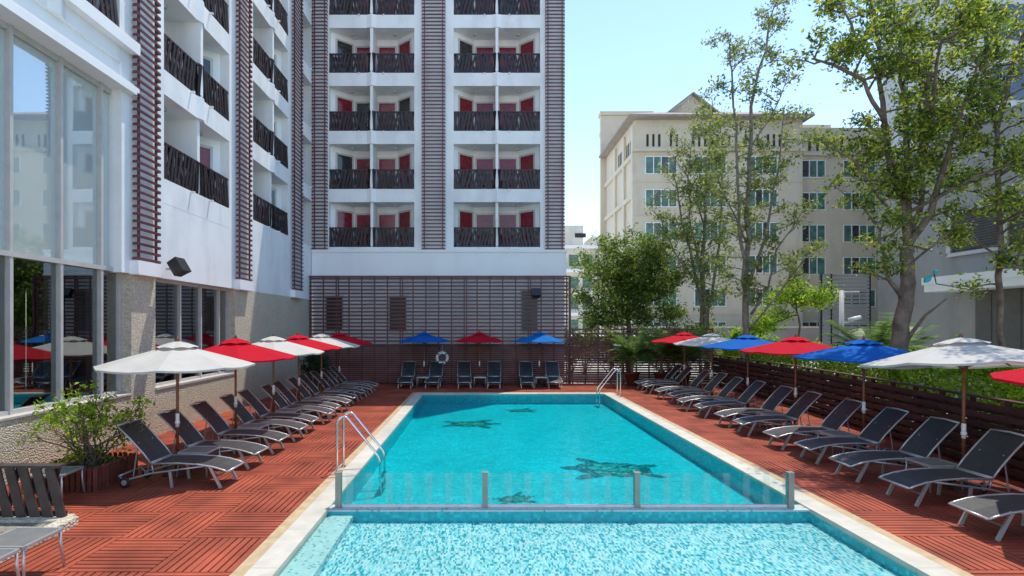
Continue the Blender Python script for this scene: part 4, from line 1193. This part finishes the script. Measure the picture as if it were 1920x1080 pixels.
# ------------------------------------------------------------------ picket planter, shrub, slanted railing, gravel bed
e = empty('picket_planter',(-7.18,9.8,0)); tag(e,'low red brown picket planter box beside the nearest left lounger','planter')
m = MB(); X0,X1,Y0,Y1 = -7.72,-6.64,9.24,10.32
def picket(p, ax):
    w_, h = .036, .42+R.uniform(-.01,.01)
    for (z0,z1,f0,f1) in ((.0,h-.03,1,1),(h-.03,h,1,.45)):
        a = Vector(p); u = Vector(ax); n_ = Vector((-u.y,u.x,0))*.011
        vs = [a-u*w_*f0-n_+Vector((0,0,z0)),a+u*w_*f0-n_+Vector((0,0,z0)),a+u*w_*f0+n_+Vector((0,0,z0)),a-u*w_*f0+n_+Vector((0,0,z0)),
              a-u*w_*f1-n_+Vector((0,0,z1)),a+u*w_*f1-n_+Vector((0,0,z1)),a+u*w_*f1+n_+Vector((0,0,z1)),a-u*w_*f1+n_+Vector((0,0,z1))]
        m.add(vs,[(0,3,2,1),(4,5,6,7),(0,1,5,4),(1,2,6,5),(2,3,7,6),(3,0,4,7)])
n = 11
for k in range(n+1):
    t = k/n
    picket((X0+(X1-X0)*t,Y0,0),(1,0,0)); picket((X0+(X1-X0)*t,Y1,0),(1,0,0))
    picket((X0,Y0+(Y1-Y0)*t,0),(0,1,0)); picket((X1,Y0+(Y1-Y0)*t,0),(0,1,0))
m.build('pickets', M['picket'], e)
m = MB()
for z in (.1,.3):
    m.box(X0+.02,X1-.02,Y0+.014,Y0+.05,z,z+.05); m.box(X0+.02,X1-.02,Y1-.05,Y1-.014,z,z+.05)
    m.box(X0+.014,X0+.05,Y0+.051,Y1-.051,z,z+.05); m.box(X1-.05,X1-.014,Y0+.051,Y1-.051,z,z+.05)
m.build('inner_rail', M['picket'], e)
m = MB(); m.box(X0+.052,X1-.052,Y0+.052,Y1-.052,.0,.34); m.build('soil', M['soil'], e)
rr = random.Random(12)
e = empty('planter_shrub',(-7.18,9.8,.34)); tag(e,'open branching green shrub growing in the picket planter','shrub')
sm, lm = MB(), MB(); c0 = Vector((-7.12,9.85,.34))
for k in range(26):
    a = rr.uniform(0,6.28); q = rr.uniform(.15,1)
    tip = c0+Vector((1.15*q*math.cos(a), .95*q*math.sin(a), rr.uniform(.75,1.42)*(1-.22*q)))
    wp = wiggle(c0+Vector((rr.gauss(0,.10),rr.gauss(0,.10),0)),tip,6,.05,rr)
    sm.tube(wp,[.022,.018,.015,.012,.010,.008,.005],5,False)
    for j in range(5):
        p = lerp_path(wp,rr.uniform(.4,.999)); t2 = p+Vector((rr.gauss(0,.17),rr.gauss(0,.17),rr.uniform(.03,.28)))
        sm.tube([p,t2],[.007,.003],4,False)
        clump(lm,t2,16 if t2.z>1.1 else 6,.13,.085,rr)
for k in range(26):
    clump(lm,c0+Vector((rr.uniform(-.55,.5),rr.uniform(-.3,.3),rr.uniform(.0,.42))),10,.16,.085,rr)
sm.build('stems', M['stem'], e); lm.build('foliage', M['leaf_hedge'], e)

e = empty('slanted_railing',(-7.2,7.85,0)); tag(e,'low brown railing of slanted boards at the lower left','railing')
m = MB()
x = -8.7
while x < -6.05:
    m.bar((x-.12,7.81,.80),(x+.09,7.79,.05),.022,.135,(1,0,0)); x += .195
m.build('boards', M['railing_big'], e)
m = MB()
x = -8.6
while x < -6.2:
    m.bar((x+.08,7.875,.79),(x-.10,7.875,.09),.022,.07,(1,0,0)); x += .29
m.build('rear_boards', M['railing_big'], e)
m = MB(); m.bar((-8.9,7.84,.82),(-6.12,7.84,.82),.16,.035); m.build('top_rail', M['railing_big'], e)
m = MB(); m.bar((-8.9,7.845,.12),(-6.05,7.845,.12),.02,.08); m.bar((-8.2,7.925,0),(-8.2,7.925,.8),.05,.05); m.build('frame', M['railing_big'], e)

g = MB(); g.box(-8.45,-5.98,2.5,7.68,-.03,.045)
tag(g.build('gravel', M['gravel']),'rough gravel bed below the slanted railing','gravel',kind='stuff')
m = MB(); y = 2.5
while y < 7.6:
    L_ = R.uniform(.5,.8); y2 = min(y+L_,7.75); m.box(-5.985,-5.80,y+.006,y2-.006,-.03,.13+R.uniform(-.01,.01)); y = y2
m.box(-8.4,-5.99,7.66,7.95,-.03,.085)
o = m.build('kerb', M['pebble']); tag(o,'rough pebbled kerb around the gravel bed','kerb',kind='structure')
bv = o.modifiers.new('soften','BEVEL'); bv.width = .02; bv.segments = 2

# ------------------------------------------------------------------ background buildings
YB = 48.6; S = YB/F
e = empty('beige_hotel',(24,56,0)); tag(e,'beige hotel with brown hipped roof and rows of green tinted windows','building')
m = MB(); cx = 14.0
ZE = 21.6
m.box(cx,29.2,YB,59.7,0,ZE); m.box(29.2,46,YB+1.2,62,0,21.2); m.box(13.42,19,59.72,60.4,0,26.2)
m.build('wall', M['beige'], e)
def hwin(px0,px1,z0,z1,y,nm='window',pane='pane_green'):
    x0,x1 = (px0-VX)*y/F,(px1-VX)*y/F
    fm = MB(); t = .07
    fm.box(x0-t,x1+t,y-.10,y-.002,z0-t,z0); fm.box(x0-t,x1+t,y-.06,y-.002,z1,z1+t); fm.box(x0-t,x0,y-.06,y-.002,z0,z1); fm.box(x1,x1+t,y-.06,y-.002,z0,z1)
    for q in (.25,.5,.75):
        xx = x0+(x1-x0)*q; fm.box(xx-.04,xx+.04,y-.05,y-.002,z0,z1)
    fo = fm.build(nm, M['white2'], e)
    pm = MB(); pm.quad((x0,y-.012,z0),(x1,y-.012,z0),(x1,y-.012,z1),(x0,y-.012,z1)); pm.build('pane', M[pane], fo)
    xm = x0+(x1-x0)*R.choice((.25,.5)); w2 = (x1-x0)*.25
    pm = MB(); pm.quad((xm,y-.018,z0),(xm+w2,y-.018,z0),(xm+w2,y-.018,z1),(xm,y-.018,z1)); pm.build('open_pane', M['pane_dark'], fo)
for r_ in range(6):
    zc = 17.35-3.0*r_
    for a,b_ in ((1211,1268),(1303,1360),(1403,1456)):
        hwin(a,b_,zc-.75,zc+.75,YB)
    for a,b_ in ((1488,1546),(1582,1640),(1676,1734)):
        hwin(a,b_,zc-.75,zc+.75,YB+1.2)
for px in list(range(1214,1240,11))+list(range(1258,1280,11))+list(range(1300,1325,11))+list(range(1345,1368,11))+list(range(1398,1424,11))+list(range(1440,1466,11)):
    x = (px-VX)*S; m = MB(); m.box(x-.1,x+.1,YB-.03,YB-.002,19.05,20.15); m.build('slit_opening', M['slit'], e)
for px in range(1488,1640,15):
    x = (px-VX)*(YB+1.2)/F; m = MB(); m.box(x-.12,x+.12,YB+1.17,YB+1.198,19.05,20.15); m.build('slit_opening', M['slit'], e)
m = MB()
m.box(cx-.15,29.3,YB-.35,YB-.001,18.55,18.8); m.box(29.31,46,YB+.9,YB+1.199,18.55,18.8)
for zz in (15.85,12.85,9.85,6.85,3.85):
    m.box(cx-.05,29.21,YB-.06,YB-.001,zz-.05,zz+.05)
# panelled side wall
for zz in (18.3,14.6,10.9,7.2,3.5): m.box(cx-.25,cx-.001,YB-.001,59.69,zz-.2,zz+.2)
for yy in (YB+.3,51.9,55.3): m.box(cx-.22,cx-.001,yy-.28,yy+.28,0,21.0)
m.box(13.3,19.2,59.5,60.6,26.21,26.6); m.box(13.36,13.419,59.75,60.4,24.0,24.4)
m.build('cornice', M['beige'], e)
for yy in (49.9,50.6,51.2,53,53.6,54.2):
    m = MB(); m.box(cx-.03,cx-.002,yy-.15,yy+.15,18.8,20.0); m.build('slit_opening', M['slit'], e)
# hipped roof with gable
m = MB(); a0,a1,b0,b1 = cx-.85,29.7,YB-1.0,59.69
z0, z1 = 21.62, 25.0
ra, rb = (20.0,55.5,z1),(25.0,55.5,z1)
m.add([(a0,b0,z0),(a1,b0,z0),(a1,b1,z0),(a0,b1,z0),ra,rb,(a0,b0,z0-.16),(a1,b0,z0-.16),(a1,b1,z0-.16),(a0,b1,z0-.16)],
      [(0,1,5,4),(1,2,5),(2,3,4,5),(3,0,4),(0,6,7,1),(1,7,8,2),(2,8,9,3),(3,9,6,0),(9,8,7,6)])
rf = m.build('roof', M['rooftile'], e)
gxm = (1297-VX)*51.5/F
m = MB(); m.add([(gxm-2.4,51.5,23.05),(gxm+2.4,51.5,23.05),(gxm,51.5,24.9),(gxm-2.4,57.5,23.05),(gxm+2.4,57.5,23.05),(gxm,57.5,24.9)],[(0,1,2),(3,5,4),(0,2,5,3),(1,4,5,2)])
m.build('gable', M['beige'], rf)
m = MB(); m.bar((gxm-2.8,51.3,22.85),(gxm,51.3,25.02),.5,.14); m.bar((gxm+2.8,51.3,22.85),(gxm,51.3,25.02),.5,.14); m.build('gable_trim', M['rooftile'], rf)
m = MB(); m.box(31,34,52,54,21.2,22.3); m.box(31.2,33.8,51.97,51.999,21.4,22.1); m.build('roof_unit', M['cream'], e)
m = MB(); m.tube([(29.4,YB+1.1,0),(29.4,YB+1.1,21.1)],.07,8); m.build('downpipe', M['beige_dark'], e)
m = MB(); m.box(cx-1.0,46,YB-2.5,YB-.01,0,2.6); m.build('base_wall', M['grey_wall'], e)
m = MB(); m.box(cx-1.05,46,YB-2.6,YB-.01,2.6,2.75); m.build('base_ledge', M['beige'], e)

# distant apartments
YA = 86.0
e = empty('apartment_block',(17,92,0)); tag(e,'distant cream apartment block seen between the tower and the beige hotel','building')
m = MB(); xa, xb = (1040-VX)*YA/F,(1150-VX)*YA/F
m.box(xa,xb,YA,YA+12,0,15.5); m.box(xa,xa+5,YA+2,YA+10,15.5,19.2); m.box(xa+6.6,xa+8.3,YA+3,YA+10,15.5,17.6)
m.build('wall', M['cream'], e)
m = MB()
for zz in (15.5,11.7,8.2,4.8): m.box(xa-.3,xb+.3,YA-1.2,YA-.001,zz-.5,zz)
m.build('balcony_slab', M['white2'], e)
m = MB()
for zz in (15.5,11.7,8.2,4.8):
    m.box(xa,xb,YA-1.2,YA-1.15,zz,zz+.06)
m.build('handrail', M['alu'], e)
m = MB(); m.box(xa+6.9,xa+8.4,YA-.9,YA-.002,0,14.9); m.build('pier', M['grey_wall'], e)
for zz in (12.2,8.7,5.3,1.8):
    for x0 in (xa+2.2,xa+4.4,xa+9.2):
        m = MB(); m.box(x0,x0+1.7,YA-.04,YA-.003,zz,zz+2.0); fo = m.build('window', M['alu_frame'], e)
        m = MB(); m.quad((x0+.1,YA-.05,zz+.1),(x0+1.6,YA-.05,zz+.1),(x0+1.6,YA-.05,zz+1.9),(x0+.1,YA-.05,zz+1.9)); m.build('pane', M['pane_green'], fo)
m = MB(); m.box(xa+3.6,xa+5.4,YA+1.9,YA+1.998,17.2,17.9); m.build('roof_vent', M['slit'], e)

# grey building at right, parallel to the pool
XG = 20.0
e = empty('grey_building',(28,16,0)); tag(e,'grey rendered building at right with louvred openings and white canopy','building')
m = MB(); m.box(XG,36,-4,27.0,0,11.1); m.build('wall', M['grey_wall'], e)
m = MB(); m.box(XG-.12,XG-.002,5,22.86,5.75,5.9); m.box(XG-.12,XG-.002,5,22.86,7.5,7.65)
for y in (22.8,20.35,17.9,15.4): m.box(XG-.12,XG-.002,y-.1,y+.1,5.9,7.5)
lf = m.build('louvre_frame', M['alu_frame'], e)
m = MB()
for z in [5.95+.105*k for k in range(15)]: m.add([(XG-.09,5,z-.03),(XG-.09,22.7,z-.03),(XG-.02,22.7,z+.05),(XG-.02,5,z+.05)],[(0,1,2,3)])
m.build('louvres', M['dark_grey'], lf)
m = MB(); m.box(XG-1.3,XG-.002,4,22.6,4.25,4.75); m.box(XG-1.36,XG-1.301,3.9,22.66,4.55,4.85); m.build('canopy', M['white2'], e)
m = MB(); m.box(XG-.06,XG-.002,4,21.6,0,4.24); 
y = 6.0
while y < 21.6: m.box(XG-.085,XG-.061,y-.03,y+.03,0,4.24); y += 1.15
m.build('siding', M['dark_grey'], e)
m = MB(); m.box(XG-.10,XG-.062,18.2,18.9,0,2.4); m.build('yellow_door', M['apron'], e)

e = empty('glass_tower',(36,44,0)); tag(e,'pale blue grey tower with dark blue window bands behind the trees at upper right','building')
m = MB(); m.prism([(27,36),(62,36),(62,60),(46,60)],0,46); m.build('wall', M['tower'], e)
for zz in range(14,46,4):
    m = MB(); m.box(34.2,59,35.94,35.998,zz,zz+2.4); m.build('window_band', M['pane_blue'], e)
m = MB()
for x in (34.1,37,40,43,46,49): m.box(x-.08,x+.08,35.85,35.939,11,46)
m.box(28.6,29.6,35.9,35.998,12,46)
m.build('mullions', M['tower'], e)

# slatted enclosure in front of it
e = empty('slat_enclosure',(19,27.6,0)); tag(e,'tall dark grey slatted enclosure with black posts beside the grey building','screen')
m = MB(); z = .2
while z < 5.4: m.box(18.05,19.95,27.5,27.53,z,z+.14); m.box(17.55,17.98,27.52,27.55,z,z+.16); z += .19
m.build('slats', M['grey_wall'], e)
for x in (18.02,20.0,17.52): 
    m = MB(); m.box(x-.06,x+.06,27.54,27.66,0,5.5); m.build('post', M['black'], e)
# camera pole
pb = P(1578,700,19.0)
e = empty('camera_pole',(pb.x,19.0,0)); tag(e,'pale grey pole carrying a white security camera behind the hedge','pole')
m = MB(); m.tube([(pb.x,19,0),(pb.x,19,4.1)],.075,12); m.build('pole', M['alu_frame'], e, True)
m = MB(); m.bar((pb.x,19,4.05),(pb.x+.55,18.9,4.05),.05,.05); m.build('bracket', M['plastic_white'], e)
m = MB(); m.tube([(pb.x+.15,18.85,3.05),(pb.x+.5,18.75,3.15)],.07,10); cmo = m.build('camera', M['plastic_white'], e, True)
m = MB(); m.bar((pb.x,19,2.95),(pb.x+.3,18.85,3.0),.04,.04); m.build('mount', M['alu'], cmo)
# teal lamp
tp = P(1747,517,13.9)
e = empty('teal_lamp', tp); tag(e,'teal leaf shaped lamp on a thin bent arm beside the tree trunk','lamp')
def lens(mb, c_, ax, L_, w_):
    ax = Vector(ax).normalized(); pts = [Vector(c_)+ax*L_*(t-.5) for t in (0,.15,.4,.7,1)]
    mb.tube(pts,[.01,w_*.6,w_,w_*.7,.01],10)
m = MB(); lens(m,tp+Vector((-.10,0,-.08)),(.6,.1,.5),.30,.075); m.build('shade', M['teal'], e, True)
m = MB(); lens(m,tp+Vector((.10,0,.10)),(.5,.1,.4),.16,.06); m.build('upper_shade', M['teal'], e, True)
m = MB(); m.tube([tp+Vector((.06,0,.05)),tp+Vector((.10,.0,-.12)),tp+Vector((.2,.1,-.2)),tp+Vector((6.2,4.5,-.25))],.014,6); m.build('arm', M['black'], e)
# canopy shelter behind the back fence
e = empty('shelter',(8,32.5,0)); tag(e,'low white flat roofed shelter behind the open topped fence','shelter')
m = MB(); m.box(4.6,12,31.2,34,2.0,2.22); m.build('roof', M['white2'], e)
for x in (4.8,8.3,11.8):
    for y in (31.4,33.8):
        m = MB(); m.box(x-.05,x+.05,y-.05,y+.05,0,2.0); m.build('post', M['alu_frame'], e)
e = empty('flood_lamp',(6.62,26.0,1.85)); tag(e,'small teal flood lamp fixed to the open topped fence','lamp')
m = MB(); m.box(6.5,6.74,25.98,26.08,1.66,1.94); m.build('housing', M['teal'], e)
m = MB(); m.box(6.6,6.64,26.07,26.1,1.6,2.0); m.build('bracket', M['black'], e)

# unused prototype flags
for o in bpy.data.objects:
    if '_local' in o: del o['_local']

# ------------------------------------------------------------------ light, sky, camera
sd = Vector((.22,.28,1.0)).normalized()
sun = bpy.data.lights.new('sun','SUN'); sun.energy = 2.0; sun.angle = rad(.5); sun.color = (1.0,.93,.82)
so = bpy.data.objects.new('sun', sun); col.objects.link(so); so.rotation_euler = sd.to_track_quat('Z','Y').to_euler(); so.location = (8,10,40)
world = bpy.data.worlds.new('World'); scene.world = world; world.use_nodes = True
nt = world.node_tree; nt.nodes.clear()
sk = nt.nodes.new('ShaderNodeTexSky'); sk.sky_type = 'NISHITA'; sk.sun_disc = False
sk.sun_elevation = math.asin(sd.z); sk.sun_rotation = math.atan2(sd.x, sd.y)
sk.air_density = 1.0; sk.dust_density = .05; sk.ozone_density = .8
bg = nt.nodes.new('ShaderNodeBackground'); bg.inputs[1].default_value = .142
wo = nt.nodes.new('ShaderNodeOutputWorld'); nt.links.new(sk.outputs[0], bg.inputs[0]); nt.links.new(bg.outputs[0], wo.inputs[0])

cam = bpy.data.cameras.new('camera'); co = bpy.data.objects.new('camera', cam); col.objects.link(co)
co.location = (0,0,CAMH); co.rotation_euler = (rad(90),0,0)
cam.sensor_width = 36; cam.lens = F/1920*36; cam.shift_x = (960-VX)/1920; cam.shift_y = (VY-540)/1920
cam.clip_start = .05; cam.clip_end = 2000
scene.camera = co
scene.view_settings.view_transform = 'Standard'; scene.view_settings.look = 'None'
scene.view_settings.exposure = 1.2; scene.view_settings.gamma = 1
scene.render.engine = 'CYCLES'
scene.cycles.max_bounces = 10; scene.cycles.transparent_max_bounces = 16; scene.cycles.diffuse_bounces = 6
scene.cycles.caustics_reflective = False; scene.cycles.caustics_refractive = False
scene.cycles.use_denoising = True
